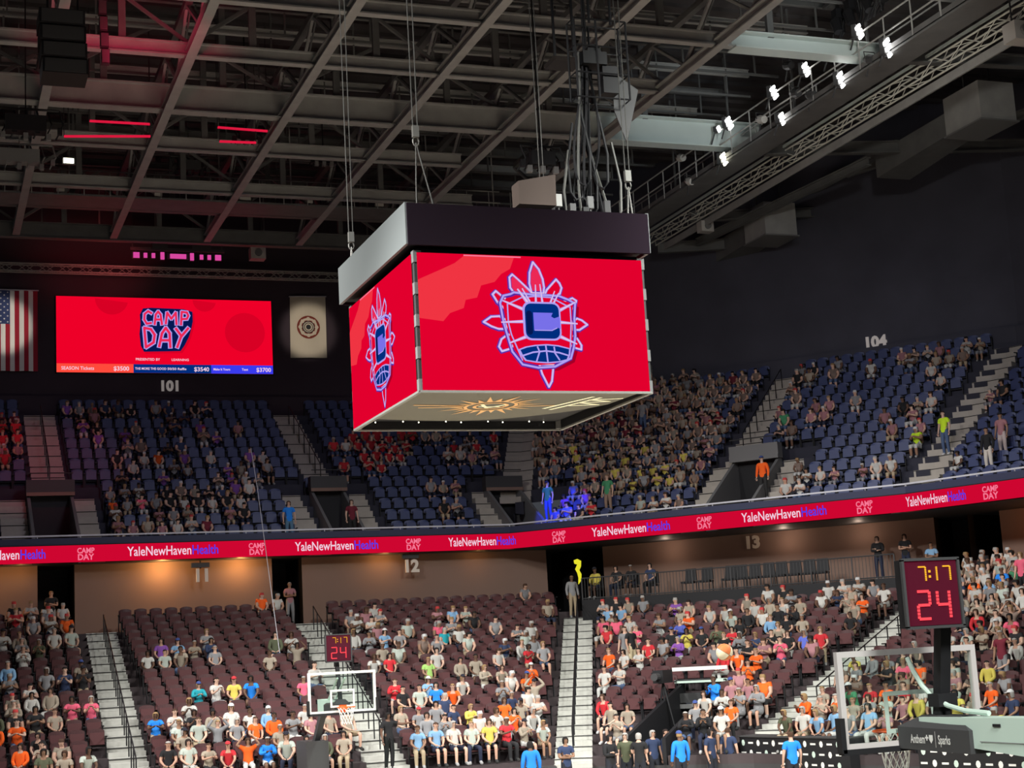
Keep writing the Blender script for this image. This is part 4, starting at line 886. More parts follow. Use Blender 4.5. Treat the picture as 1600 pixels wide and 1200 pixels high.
# ---------------------------------------------------------------- basketball hoops
SEG = {'0': 'abcdef', '1': 'bc', '2': 'abged', '4': 'fgbc', '7': 'abc'}
def digit(mb, ch, x, z, w_, h, y, m):
    t = h*.10; P = {'a': ((x, z+h), (x+w_, z+h)), 'b': ((x+w_, z+h), (x+w_, z+h/2)), 'c': ((x+w_, z+h/2), (x+w_, z)), 'd': ((x, z), (x+w_, z)), 'e': ((x, z), (x, z+h/2)), 'f': ((x, z+h/2), (x, z+h)), 'g': ((x, z+h/2), (x+w_, z+h/2))}
    for s_ in SEG[ch]:
        a, b = P[s_]; d = Vector((b[0]-a[0], b[1]-a[1])); L = d.length; d.normalize(); n = 4
        for q in range(n): c = Vector(a)+d*L*(q+.5)/n; mb.box((c.x, y, c.y), (t if d.y else L/n*.8, .01, t if d.x else L/n*.8), m)
def shot_clock(P, label):
    root = empty('shot_clock', P, label=label, cat='clock'); W, H = .70, .72
    mb = MB(); mb.box((0, -.18, H/2), (W, .13, H), 'black')
    for x in (-W/2, W/2): mb.box((x, -.26, H/2), (.03, .04, H), 'dgrey')
    for z in (0, H): mb.box((0, -.26, z), (W+.03, .04, .03), 'dgrey')
    mb.build('housing', root)
    mb = MB(); mb.box((0, -.255, H/2), (W-.04, .01, H-.04), 'clock_face'); mb.build('face', root)
    mb = MB(); y = -.27
    digit(mb, '7', -.16, .49, .09, .15, y, 'digit_yel'); digit(mb, '1', .03, .49, .04, .15, y, 'digit_yel'); digit(mb, '7', .15, .49, .09, .15, y, 'digit_yel')
    for zz in (.52, .575): mb.box((-.02, y, zz+.015), (.022, .01, .025), 'digit_yel')
    mb.build('game_clock_digits', root)
    mb = MB(); digit(mb, '2', -.20, .09, .15, .29, y, 'digit_red'); digit(mb, '4', .05, .09, .15, .29, y, 'digit_red'); mb.build('shot_clock_digits', root); return root
def hoop(Y, s, label, near):
    """s = +1: the board faces +y"""
    root = empty('basketball_hoop', (0, Y, 0), label=label, cat='basketball hoop'); W, z0, z1 = 1.83, 2.9, 3.97
    f = 'frame' if near else 'white'; y = 0
    mb = MB(); t = .065
    for x in (-W/2+t/2, W/2-t/2): mb.box((x, y, (z0+z1)/2), (t, .07, z1-z0), f)
    for z in (z0+t/2, z1-t/2): mb.box((0, y, z), (W-2*t, .07, t), f)
    mb.build('board_frame', root)
    mb = MB(); mb.box((0, y, (z0+z1)/2), (W-2*t, .015, z1-z0-2*t), 'glass'); mb.build('glass_board', root)
    mb = MB(); yy = s*.012
    for x in (-.305, .305): mb.box((x, yy, 3.275), (.05, .006, .46), 'white')
    for z in (3.07, 3.48): mb.box((0, yy, z), (.56, .006, .05), 'white')
    mb.build('target_square', root)
    mb = MB(); mb.box((0, 0, z0-.02), (W+.05, .11, .06), 'black')
    for x in (-W/2-.01, W/2+.01): mb.box((x, 0, z0+.16), (.06, .11, .38), 'black')
    mb.build('edge_padding', root)
    mb = MB(); yc = s*(.15+.23); mb.tube([(.23*math.cos(q*2*math.pi/24), yc+.23*math.sin(q*2*math.pi/24), 3.05) for q in range(24)], .014, 'orange', 6, True)
    mb.box((0, s*.10, 3.02), (.16, .18, .05), 'orange'); mb.box((0, s*.03, 3.0), (.2, .03, .2), 'orange'); mb.build('rim', root)
    mb = MB(); n = 12
    for q in range(n):
        for sg in (1, -1):
            pts = []
            for j in range(6): r = .225-.10*(j/5)**.7; a = 2*math.pi*(q+sg*j*.5)/n; pts.append((r*math.cos(a), yc+r*math.sin(a), 3.04-.43*j/5))
            mb.tube(pts, .006, 'net', 4)
    mb.build('net', root)
    # boom, brace, stanchion
    b = -s
    mb = MB(); mb.hexa([(-.14, b*.35, 2.98), (.14, b*.35, 2.98), (.16, b*2.2, 2.86), (-.16, b*2.2, 2.86), (-.14, b*.35, 3.22), (.14, b*.35, 3.22), (.16, b*2.2, 3.24), (-.16, b*2.2, 3.24)], 'mint'); 
    mb.hexa([(-.16, b*2.2, 2.6), (.16, b*2.2, 2.6), (.2, b*3.6, 1.6), (-.2, b*3.6, 1.6), (-.16, b*2.2, 3.1), (.16, b*2.2, 3.1), (.2, b*3.9, 2.1), (-.2, b*3.9, 2.1)], 'mint') if near else mb.bar((0, b*2.1, 3.0), (-.1, b*3.0, 1.9), .16, .16, 'dgrey')
    if near: mb.box((-.165, b*1.75, 3.16), (.01, .12, .03), 'black'); mb.box((-.165, b*2.1, 2.99), (.006, 1.3, .008), 'grey')
    mb.build('boom_arm', root)
    mb = MB(); mb.hexa([(-.22, b*.04, 2.88), (.22, b*.04, 2.88), (.2, b*1.32, 2.86), (-.2, b*1.32, 2.86), (-.22, b*.04, 3.12), (.22, b*.04, 3.12), (.2, b*1.32, 3.10), (-.2, b*1.32, 3.10)], 'dgrey')
    mb.hexa([(-.22, b*.04, 3.12), (.22, b*.04, 3.12), (.2, b*1.32, 3.10), (-.2, b*1.32, 3.10), (-.06, b*.3, 3.24), (.16, b*.3, 3.24), (.14, b*1.0, 3.24), (-.06, b*1.0, 3.24)], 'dgrey')
    pad = mb.build('boom_padding', root)
    if near:
        mb = MB(); fn = lambda u, v: (-.222+.02*(u/1.28)*.9-.004, b*(.04+u), 2.87+v)
        e = put_text(mb, 'Anthem', fn, .095, 'white', .24, .08, bold=.015, sx=.62)
        mb.add([fn(*q) for q in ((e+.03, .11), (e+.05, .11), (e+.05, .13), (e+.07, .13), (e+.07, .15), (e+.05, .15), (e+.05, .17), (e+.03, .17), (e+.03, .15), (e+.01, .15), (e+.01, .13), (e+.03, .13))], [tuple(range(12))], 'white')
        poly(mb, [(e+.08, .17), (e+.08, .12), (e+.115, .08), (e+.15, .12), (e+.15, .17)], fn, 'white')
        poly(mb, [(e+.19, .04), (e+.196, .04), (e+.196, .21), (e+.19, .21)], fn, 'white')
        put_text(mb, 'Sparks', fn, .095, 'white', e+.24, .08, bold=.015, sx=.62); mb.build('padding_lettering', pad)
        mb = MB(); pts = [(-.02, b*.06, 3.86), (-.02, b*.15, 3.72), (-.02, b*.3, 3.55), (-.02, b*.5, 3.42), (-.02, b*.75, 3.34), (-.02, b*1.05, 3.29), (-.02, b*1.45, 3.27)]; mb.tube(pts, .028, 'mint', 8); mb.build('curved_brace', root)
        mb = MB(); mb.bar((.02, b*.55, 3.24), (.02, b*.75, 4.3), .13, .13, 'black'); mb.box((.02, b*.6, 3.40), (.24, .2, .14), 'black'); mb.build('clock_post', root)
    else:
        mb = MB(); mb.tube([(-.1, b*.06, 3.8), (-.1, b*1.4, 3.1)], .03, 'mint', 6); mb.tube([(.1, b*.06, 3.8), (.1, b*1.4, 3.1)], .03, 'mint', 6); mb.build('curved_brace', root)
        mb = MB(); mb.bar((.1, b*.6, 3.1), (.1, b*.9, 4.3), .1, .1, 'black'); mb.build('clock_post', root)
    mb = MB(); mb.box((0 if near else -.15, b*(4.2 if near else 3.05), 1.05), (.9 if near else .62, 1.3, 2.1), 'dgrey'); mb.build('base_padding', root)
    return root
hoop(-13.1, 1, 'near basketball hoop seen from behind, dark padded boom with white lettering', True)
hoop(13.1, -1, 'far basketball hoop with white framed glass backboard and net', False)
c = ony(1440, 978, -13.9); shot_clock((c.x, -13.9, c.z-.02), 'large near shot clock reading 24 and 7:17 in red and yellow')
c = ony(526, 1034, 14); shot_clock((c.x, 14, c.z), 'small far shot clock reading 24 above the far backboard')
# ball in flight
c = ony(1132, 1019, -8); root = empty('basketball', c, label='orange and white basketball in the air before the lower stands', cat='ball')
def ballmat():
    m = mat('ball_panels', (.8, .25, .08), .6); nt = m.node_tree; tc = nt.nodes.new('ShaderNodeTexCoord'); sp = nt.nodes.new('ShaderNodeSeparateXYZ'); nt.links.new(tc.outputs['Object'], sp.inputs[0])
    mu = nt.nodes.new('ShaderNodeMath'); mu.operation = 'MULTIPLY'; nt.links.new(sp.outputs[0], mu.inputs[0]); nt.links.new(sp.outputs[2], mu.inputs[1])
    r = nt.nodes.new('ShaderNodeValToRGB'); r.color_ramp.interpolation = 'CONSTANT'; r.color_ramp.elements[0].color = (.80, .22, .07, 1); r.color_ramp.elements[1].color = (.85, .74, .52, 1); r.color_ramp.elements[1].position = .5
    ad = nt.nodes.new('ShaderNodeMath'); ad.operation = 'MULTIPLY_ADD'; ad.inputs[1].default_value = 200; ad.inputs[2].default_value = .5; nt.links.new(mu.outputs[0], ad.inputs[0])
    nt.links.new(ad.outputs[0], r.inputs[0]); nt.links.new(r.outputs[0], nt.nodes['Principled BSDF'].inputs['Base Color']); return m
M['ball'] = ballmat(); mb = MB(); mb.ball((0, 0, 0), .121, 'ball', 32, 20); o = smooth(mb.build('ball_panels', root)); o.rotation_euler = (.4, .45, .3)
mb = MB()
for ax in range(3):
    pts = []
    for q in range(32):
        a = 2*math.pi*q/32; p = [(math.cos(a), math.sin(a), 0), (math.cos(a), 0, math.sin(a)), (0, math.cos(a), math.sin(a))][ax]; pts.append(Vector(p)*.121)
    mb.tube(pts, .002, 'dgrey', 4, True)
o = mb.build('seam', root); o.rotation_euler = (.4, .45, .3)
# yellow lit figure board by the corner doorway
p = ony(905, 893, 33.2); p = ony(904, 893, 30.3)
mb = MB()
pts = [(-.16, .45), (-.02, .5), (.14, .42), (.12, .2), (.04, .05), (.12, -.1), (.1, -.35), (-.02, -.5), (0, -.25), (-.04, -.05), (-.12, .1), (-.02, .28), (-.14, .32)]
mb.add([(x, 0, z) for x, z in pts]+[(x, .06, z) for x, z in pts], [tuple(range(13)), tuple(range(25, 12, -1))]+[(i, (i+1) % 13, (i+1) % 13+13, i+13) for i in range(13)], 'yellow_glow')
mb.build('yellow_sign', loc=p, label='glowing yellow sign beside the dark corner doorway', cat='sign')
# signage boards along the floor at the bottom right and chairs
def adboard(x0, x1, yb, Yp, zt, label, X1=None):
    a = ony(x0, yb, Yp[0]); b = ony(x1, yb, Yp[1]); root = empty('advertising_table', (a.x, a.y, 0), label=label, cat='table'); d = Vector((b.x-a.x, b.y-a.y, 0)); L = d.length; root.rotation_euler = (0, 0, math.atan2(d.y, d.x))
    mb = MB(); mb.box((L/2, .3, zt/2), (L, .6, zt), 'black'); mb.box((L/2, .3, zt+.02), (L+.05, .7, .04), 'dgrey'); mb.build('front_panel', root)
    mb = MB(); n = int(L/.32)
    for r in range(max(1, int(zt/.28))):
        for i in range(n):
            x = .16+i*.32; z = zt-.16-r*.28
            if (i+r) % 2: mb.box((x, -.006, z), (.20, .01, .05), 'white')
            else: mb.add([(x+.07*math.cos(q), -.006, z+.09*math.sin(q)) for q in [k*math.pi/4 for k in range(8)]], [tuple(range(8))], 'white' if i % 3 else 'mint')
    mb.build('logo_marks', root)
adboard(1155, 1325, 1150, (13.6, 9.3), 1.45, 'black table front with rows of small white logos at lower right')
adboard(1435, 1640, 1178, (5.6, 2.0), 2.0, 'black logo board behind the near backboard at the right bottom')
adboard(715, 868, 1183, (15.0, 14.2), .95, 'black table with round white logos at the bottom centre')
# ---------------------------------------------------------------- people: one skinned body per pose, clothes and hair cut from it
def skin_mesh(joints, edges, levels):
    """joints: list of (co, radius) -> evaluated mesh (verts, faces)"""
    me = bpy.data.meshes.new('b'); me.from_pydata([j[0] for j in joints], edges, []); me.update()
    o = bpy.data.objects.new('b', me); COL.objects.link(o); m = o.modifiers.new('s', 'SKIN'); m.use_smooth_shade = True
    sv = me.skin_vertices[0].data
    for i, j in enumerate(joints):
        r = j[1]; sv[i].radius = (r, r) if not isinstance(r, tuple) else r
    sv[0].use_root = True
    if levels: s_ = o.modifiers.new('d', 'SUBSURF'); s_.levels = levels; s_.render_levels = levels
    dg = bpy.context.evaluated_depsgraph_get(); ev = o.evaluated_get(dg).to_mesh()
    vs = [v.co.copy() for v in ev.vertices]; fs = [tuple(p.vertices) for p in ev.polygons]; ns = [v.normal.copy() for v in ev.vertices]
    o.evaluated_get(dg).to_mesh_clear(); bpy.data.objects.remove(o); bpy.data.meshes.remove(me); return vs, fs, ns
def pose(kind):
    """skeleton with hips over the origin, facing -y"""
    sit = kind.startswith('sit'); H = .52 if sit else .93
    J = {}; f = 0
    if sit:
        lean = {'sit_lean': -.16, 'sit_back': .04}.get(kind, 0)
        J['pel'] = (0, 0, .52); J['sp'] = (0, .02+lean*.3, .70); J['ch'] = (0, .02+lean*.75, .90); J['nb'] = (0, .01+lean, 1.04); J['nk'] = (0, -.01+lean*1.05, 1.11); J['hd'] = (0, -.035+lean*1.1, 1.20); J['cr'] = (0, -.025+lean*1.1, 1.28)
        for s, a in ((-1, 'l'), (1, 'r')):
            kx = .10*s if kind != 'sit_back' else .15*s
            J['hip'+a] = (.085*s, -.03, .50); J['kn'+a] = (kx*1.1, -.42, .51); J['an'+a] = (kx*1.1, -.38 if s > 0 else -.41, .10); J['to'+a] = (kx*1.2, -.53, .045)
            J['sh'+a] = (.165*s, .02+lean*.9, 1.00); J['el'+a] = (.215*s, -.06+lean, .76); J['wr'+a] = (.11*s, -.25, .64 if kind != 'sit_lean' else .60); J['pa'+a] = (.07*s, -.31, .63 if kind != 'sit_lean' else .58)
        if kind == 'sit_phone':
            for s, a in ((-1, 'l'), (1, 'r')): J['el'+a] = (.20*s, -.12, .78); J['wr'+a] = (.07*s, -.26, .90); J['pa'+a] = (.04*s, -.31, .95)
        if kind == 'sit_arms_up':
            for s, a in ((-1, 'l'), (1, 'r')): J['el'+a] = (.34*s, -.05, 1.10); J['wr'+a] = (.17*s, -.03, 1.30); J['pa'+a] = (.10*s, -.03, 1.36)
        if kind == 'sit_clap':
            for s, a in ((-1, 'l'), (1, 'r')): J['el'+a] = (.23*s, -.10, .80); J['wr'+a] = (.06*s, -.30, .86); J['pa'+a] = (.025*s, -.37, .88)
    else:
        J['pel'] = (0, 0, .93); J['sp'] = (0, .0, 1.10); J['ch'] = (0, .01, 1.30); J['nb'] = (0, .01, 1.44); J['nk'] = (0, 0, 1.51); J['hd'] = (0, -.02, 1.60); J['cr'] = (0, -.01, 1.68)
        for s, a in ((-1, 'l'), (1, 'r')):
            J['hip'+a] = (.085*s, 0, .90); J['kn'+a] = (.10*s, -.03, .50); J['an'+a] = (.11*s, .02, .09); J['to'+a] = (.13*s, -.11, .04)
            J['sh'+a] = (.175*s, .01, 1.40); J['el'+a] = (.235*s, .02, 1.13); J['wr'+a] = (.24*s, -.06, .90); J['pa'+a] = (.235*s, -.08, .83)
        if kind == 'stand_point': J['elr'] = (.36, -.18, 1.33); J['wrr'] = (.52, -.32, 1.36); J['par'] = (.58, -.37, 1.37)
        if kind == 'stand_folded':
            for s, a in ((-1, 'l'), (1, 'r')): J['el'+a] = (.22*s, -.04, 1.14); J['wr'+a] = (-.02*s, -.19, 1.17+.03*s); J['pa'+a] = (-.09*s, -.2, 1.18+.03*s)
    return J
RADI = dict(pel=(.135, .105), sp=(.125, .095), ch=(.145, .105), nb=.065, nk=.052, hd=(.076, .092), cr=(.062, .07), hip=.088, kn=.058, an=.040, to=.038, sh=.062, el=.042, wr=.028, pa=(.036, .020))
BONES = [('pel', 'sp'), ('sp', 'ch'), ('ch', 'nb'), ('nb', 'nk'), ('nk', 'hd'), ('hd', 'cr')]+[(a, b) for s in 'lr' for a, b in (('pel', 'hip'+s), ('hip'+s, 'kn'+s), ('kn'+s, 'an'+s), ('an'+s, 'to'+s), ('ch', 'sh'+s), ('sh'+s, 'el'+s), ('el'+s, 'wr'+s), ('wr'+s, 'pa'+s))]
def rad_of(n): return RADI.get(n, RADI.get(n[:-1]))
def region(J, p):
    best = None
    for a, b in BONES:
        A, B = Vector(J[a]), Vector(J[b]); d = B-A; t = max(0, min(1, (p-A).dot(d)/d.length_squared)); e = (p-(A+d*t)).length
        if best is None or e < best[0]: best = (e, a, b, t)
    return best[1:]
def build_pose(kind, lowres=False):
    J = pose(kind); names = list(J); idx = {n: i for i, n in enumerate(names)}
    vs, fs, ns = skin_mesh([(J[n], rad_of(n)) for n in names], [(idx[a], idx[b]) for a, b in BONES], 0 if lowres else 1)
    reg = []
    for f in fs:
        c = sum((vs[i] for i in f), Vector())/len(f); reg.append(region(J, c)+(c,))
    return J, vs, fs, ns, reg
def c_z(r): return r[2] < .7
def is_shirt(r, sleeve=.55): a, b, t = r[0], r[1], r[2]; return (a in ('sp', 'ch') and b != 'nk' and not (a == 'ch' and b == 'nb' and t > .75)) or (a == 'pel' and b == 'sp') or (a == 'pel' and b[:3] == 'hip' and c_z(r)) or a.startswith('sh') and t < sleeve
def is_leg(r, k): a, b, t = r[0], r[1], r[2]; return (a == 'pel' and b[:3] == 'hip') or a[:3] == 'hip' or (a[:2] == 'kn' and t < k) or (a == 'pel' and b == 'sp' and t < .12)
def is_hair(r, J, long_):
    a, b, t, c = r; h = Vector(J['hd'])
    if a not in ('hd', 'nk') and not (b == 'cr'): return False
    d = c-h
    return d.z > .034 or (d.y > -.01 and d.z > (-.12 if long_ else -.04)) or (long_ and abs(d.x) > .05 and d.z > -.09)
POSES = ['sit_rest', 'sit_lean', 'sit_back', 'sit_phone', 'sit_clap', 'sit_arms_up', 'stand_easy', 'stand_folded', 'stand_point']
PM = {}
def shell(vs, ns, fs, sel, off, name, m, offs=None):
    mp = {}; V = []; Fc = []
    for f, s in zip(fs, sel):
        if not s: continue
        q = []
        for i in f:
            if i not in mp: mp[i] = len(V); V.append(vs[i]+ns[i]*off)
            q.append(mp[i])
        Fc.append(tuple(q))
    me = bpy.data.meshes.new(name); me.from_pydata(V, [], Fc); me.materials.append(M[m]); me.polygons.foreach_set('use_smooth', [True]*len(Fc)); me.update(); return me
def hands_and_face(J):
    mb = MB(); 
    for s, a in ((-1, 'l'), (1, 'r')):
        w_, p = Vector(J['wr'+a]), Vector(J['pa'+a]); d = (p-w_).normalized(); side = d.cross(Vector((0, 0, 1)))
        if side.length < .2: side = Vector((1, 0, 0))
        side.normalize(); dn = side.cross(d)
        for i in range(4):
            L = (.062, .072, .068, .052)[i]; b = p+side*(.021*(i-1.5))*.8+d*.01
            mb.tube([b, b+d*L*.55-dn*.006*s, b+d*L*.95-Vector((0, 0, .014))], [.0095, .0085, .006], 'skin', 5)
        t0 = w_.lerp(p, .55)-side*.028*s; mb.tube([t0, t0+d*.03-side*.022*s, t0+d*.06-side*.026*s], [.011, .010, .007], 'skin', 5)
    h = Vector(J['hd']); fy = -.088
    mb.add([h+Vector(q) for q in ((-.013, fy+.012, -.015), (.013, fy+.012, -.015), (0, fy-.014, -.012), (0, fy+.006, .025))], [(0, 1, 2), (1, 3, 2), (3, 0, 2)], 'skin')
    for s in (-1, 1): mb.ball(h+Vector((s*.078, .005, 0)), .02, 'skin', 5, 4, (.4, .8, 1.3)); mb.ball(h+Vector((s*.030, fy+.014, .022)), .011, 'eye', 6, 4)
    mb.add([h+Vector(q) for q in ((-.022, fy+.012, -.045), (.022, fy+.012, -.045), (.018, fy+.010, -.053), (-.018, fy+.010, -.053))], [(0, 1, 2, 3)], 'eye')
    return mb
for kd in POSES:
    J, vs, fs, ns, reg = build_pose(kd)
    mb = hands_and_face(J); n0 = len(mb.v); mb.add(vs, fs, 'skin'); me = mb.mesh('person_body'); me.polygons.foreach_set('use_smooth', [True]*len(me.polygons)); me.update()
    D = {'body': me, 'J': J}
    D['tee'] = shell(vs, ns, fs, [is_shirt(r) for r in reg], .016, 'shirt', 'cloth'); D['long'] = shell(vs, ns, fs, [is_shirt(r) or r[0][:2] in ('sh', 'el') for r in reg], .016, 'shirt', 'cloth')
    D['shorts'] = shell(vs, ns, fs, [is_leg(r, -.1) and not (r[0][:3] == 'hip' and r[2] > .85) for r in reg], .013, 'trousers', 'cloth'); D['trousers'] = shell(vs, ns, fs, [is_leg(r, .95) for r in reg], .013, 'trousers', 'cloth')
    D['shoes'] = shell(vs, ns, fs, [r[0][:2] == 'an' or (r[0][:2] == 'kn' and r[2] > .93) for r in reg], .012, 'shoes', 'cloth')
    D['short_hair'] = shell(vs, ns, fs, [is_hair(r, J, False) for r in reg], .020, 'hair', 'hair'); D['long_hair'] = shell(vs, ns, fs, [is_hair(r, J, True) for r in reg], .028, 'hair', 'hair')
    h = Vector(J['hd']); mb = MB(); N = 10
    cv = []; 
    for q in range(4):
        th = math.pi/2*q/3.2
        for k in range(N): an = 2*math.pi*k/N; cv.append(h+Vector((.092*math.cos(th)*math.cos(an), .104*math.cos(th)*math.sin(an)+.005, .045+.085*math.sin(th))))
    mb.add(cv, [(q*N+k, q*N+(k+1) % N, (q+1)*N+(k+1) % N, (q+1)*N+k) for q in range(3) for k in range(N)]+[tuple(range(3*N, 4*N))], 'hair')
    mb.add([h+Vector(q) for q in ((-.07, -.08, .045), (.07, -.08, .045), (.05, -.165, .035), (-.05, -.165, .035), (-.07, -.08, .052), (.07, -.08, .052), (.05, -.165, .042), (-.05, -.165, .042))], [(0, 1, 2, 3), (4, 7, 6, 5), (2, 6, 7, 3), (1, 5, 6, 2), (0, 3, 7, 4)], 'hair')
    D['cap'] = mb.mesh('cap'); PM[kd] = D
# ---- colours
CC = {'w': (.50, .49, .46), 'g': (.24, .24, .25), 'k': (.018, .018, .02), 'n': (.03, .045, .10), 'b': (.10, .13, .50), 'B': (.02, .22, .75), 'o': (.85, .12, .015), 'r': (.55, .03, .04), 'p': (.75, .12, .20), 'y': (.60, .50, .10),
      't': (.02, .30, .36), 'G': (.06, .25, .12), 'l': (.22, .40, .62), 'T': (.33, .28, .22), 'v': (.22, .08, .35), 'm': (.16, .02, .035), 'L': (.35, .58, .16), 'd': (.09, .10, .06), 'c': (.42, .47, .42), 'Y': (.55, .80, .03), 'P': (.36, .17, .19), 'h': (.20, .145, .12)}
CNAME = {'w': 'white', 'g': 'grey', 'k': 'black', 'n': 'dark navy', 'b': 'violet blue', 'B': 'bright blue', 'o': 'orange', 'r': 'red', 'p': 'pink', 'y': 'yellow', 't': 'teal', 'G': 'green', 'l': 'light blue', 'T': 'tan', 'v': 'purple', 'm': 'maroon', 'L': 'lime green', 'd': 'olive', 'c': 'pale green', 'Y': 'neon yellow', 'P': 'dusty pink', 'h': 'brown'}
SKIN = [(.55, .33, .24), (.48, .28, .20), (.62, .40, .30), (.30, .17, .11), (.14, .075, .05), (.58, .36, .27)]
HAIR = [((.02, .012, .01), 'dark'), ((.06, .03, .018), 'brown'), ((.30, .19, .09), 'blond'), ((.35, .33, .31), 'grey'), ((.012, .01, .01), 'black')]
TRO = [((.02, .025, .05), 'navy'), ((.02, .02, .022), 'black'), ((.38, .30, .20), 'khaki'), ((.08, .12, .22), 'denim'), ((.25, .25, .26), 'grey'), ((.5, .5, .48), 'white')]
HIPO = .50
taken = {}      # (tier, side, row) -> list of t
PEOPLE = []
def make_person(P, rz, kd, col, rnd, scale=1.0, **lab):
    D = PM[kd]; o = bpy.data.objects.new('person', D['body']); COL.objects.link(o); o.location = P; o.rotation_euler = (0, 0, rz); o.scale = (scale,)*3
    o.color = (*rnd.choice(SKIN), 1)
    def ch(name, mesh, c):
        q = bpy.data.objects.new(name, mesh); COL.objects.link(q); q.parent = o; q.color = (*c, 1); return q
    j = rnd.uniform(.85, 1.15); c = tuple(x*j for x in CC[col])
    ch('shirt', D['long' if rnd.random() < .22 else 'tee'], c)
    tr, trn = rnd.choice(TRO); sh = rnd.random() < .55 and kd[:3] == 'sit'
    ch('trousers', D['shorts' if sh else 'trousers'], tr); ch('shoes', D['shoes'], rnd.choice([(.6, .6, .6), (.03, .03, .03), (.3, .3, .3)]))
    hc, hn = rnd.choice(HAIR); cap = rnd.random() < .15; lg = rnd.random() < .45
    ch('hair', D['long_hair' if lg else 'short_hair'], hc)
    if cap: cc = rnd.choice([(.6, .6, .6), (.02, .02, .03), (.5, .04, .05), (.05, .08, .25)]); ch('cap', D['cap'], cc)
    return o, (hn if not cap else 'cap')
# (x, y, colour, kind) read off the photograph: chest of each seated spectator in the lower stands
def crop(ox, oy, s, txt):
    L = []
    for w_ in txt.split():
        q = w_.split(','); L.append((ox+float(q[0])/s, oy+float(q[1])/s, q[2], q[3] if len(q) > 3 else ''))
    return L
PIX = crop(0, 800, 2.963, '70,495,r 195,500,g 245,470,w 300,430,w 255,520,w 325,462,w 330,515,o 245,412,k 300,402,k 15,600,w 70,635,g 130,620,T 135,680,w 205,655,d,w 270,610,w 345,600,c 20,780,l,w 235,790,g 300,790,n 375,740,T 385,800,k 185,890,w 265,900,T 350,925,p 420,915,p 190,965,k 270,965,T 40,930,T 15,1000,d 80,1040,o 12,1060,o 190,1100,k 55,1135,o 120,1165,T 290,1155,T 400,1165,c 180,1170,d 610,690,w 670,690,c 730,635,v 735,690,T 785,640,l 855,640,T 940,660,n 1015,670,g 975,610,g 1270,640,d 1340,640,w 1410,640,T 1470,600,w 1280,690,T 935,830,t 1000,845,w 1060,815,y 1155,820,B 1395,820,p 700,990,B 775,990,w 830,970,k 855,930,w 870,1030,c 915,960,T 990,960,w 1000,1020,g 1065,970,w 1165,1000,o 1240,1010,o 1285,950,l 1370,950,w 1280,1035,T 1350,1025,g 1060,1110,r 1135,1105,o 1290,1105,c 1410,1165,o 1190,1178,B 700,1155,k 850,1165,c 930,1165,T 1330,1172,d 620,1182,B 1270,1160,T 1265,398,w 1325,392,o 960,1050,c 895,1090,T')
PIX += crop(440, 800, 2.963, '315,490,g 365,490,P 415,480,w 465,500,g 350,545,w 400,548,w 715,490,P 785,490,l 840,490,c 900,520,k 960,530,g 1060,570,g 1110,590,c 1165,580,w 420,585,g 495,610,l 565,612,g 710,555,p 770,550,g 725,595,t 700,640,g 715,685,w 1100,650,w 1190,660,g 1150,640,g 515,705,r 700,745,L 815,745,T 880,740,T 910,782,T 1165,745,o 1040,765,T 1110,795,o 1160,820,T 490,830,r 540,855,k 595,850,c 660,840,l 690,885,B 765,872,o 820,800,w 1020,830,g 1080,872,n 1025,942,o 690,940,g 760,965,n 840,962,y 1155,960,w 1090,930,T 670,1020,g 740,1020,g 820,1030,w 905,1052,c 1010,1052,r 1080,995,o 1110,1052,T 1160,985,w 680,1092,l 770,1092,l 700,1130,y 860,1092,c 940,1102,w 590,1135,G 640,1135,G 480,1135,T 330,1145,T 215,990,T 270,1000,T 340,990,P 390,980,T 155,980,g 320,1100,g 1130,322,g 1190,315,g 1310,450,T 1385,490,l 240,745,w 330,735,w 600,970,g 440,690,T 100,1165,o 228,1168,o 340,1178,o 170,1160,p 290,1150,T 560,1170,c 780,1165,w 860,1150,T 1085,1150,T 1225,1130,w')
PIX += crop(840, 800, 2.963, '295,430,g 350,432,k 335,462,T 385,455,g 200,490,l 225,555,p 285,560,p 195,590,r 370,510,T 415,530,w 505,690,w 490,645,r 170,655,r 465,570,p 230,705,o 290,695,w 240,790,w 305,790,w 305,900,r 285,945,T 340,950,T 580,545,g 640,545,b 690,540,o 672,590,y 710,445,T 650,450,v 820,475,w 880,465,w 875,515,c 770,585,k 830,585,d 920,565,r 995,465,w 1060,385,w 1120,375,k 1045,470,T 1060,545,l 1110,500,k 1180,462,w 1240,465,T 1210,405,g 1295,400,w 1370,402,n 1200,505,k 1240,512,T 1040,612,n 1105,665,p 1225,612,b 1280,600,r 1330,605,k 990,612,g 940,612,k 1100,565,T 600,610,k 640,640,v 870,720,r 915,718,o 1040,705,o 965,740,o 1000,650,k 1080,620,k 785,825,B 855,820,P 935,812,P 945,860,g 820,870,w 770,905,w 715,935,g 760,975,k 870,935,o 940,905,g 860,985,w 920,985,k 700,1000,T 790,1000,T 1130,905,o 1100,965,d 970,1015,o 1030,1015,G 1080,1015,w 1150,930,T 1210,850,T 1250,862,c 1265,950,o 1250,1035,l 1330,1015,l 1220,925,T 1350,955,g 1300,930,g 1160,985,d 1190,1000,r 1435,515,k 1430,455,T 1500,440,o 1440,352,w 1490,352,w 1550,330,g 1590,400,w 1540,470,T 1000,520,k 960,560,k 1150,600,g 1130,540,k')
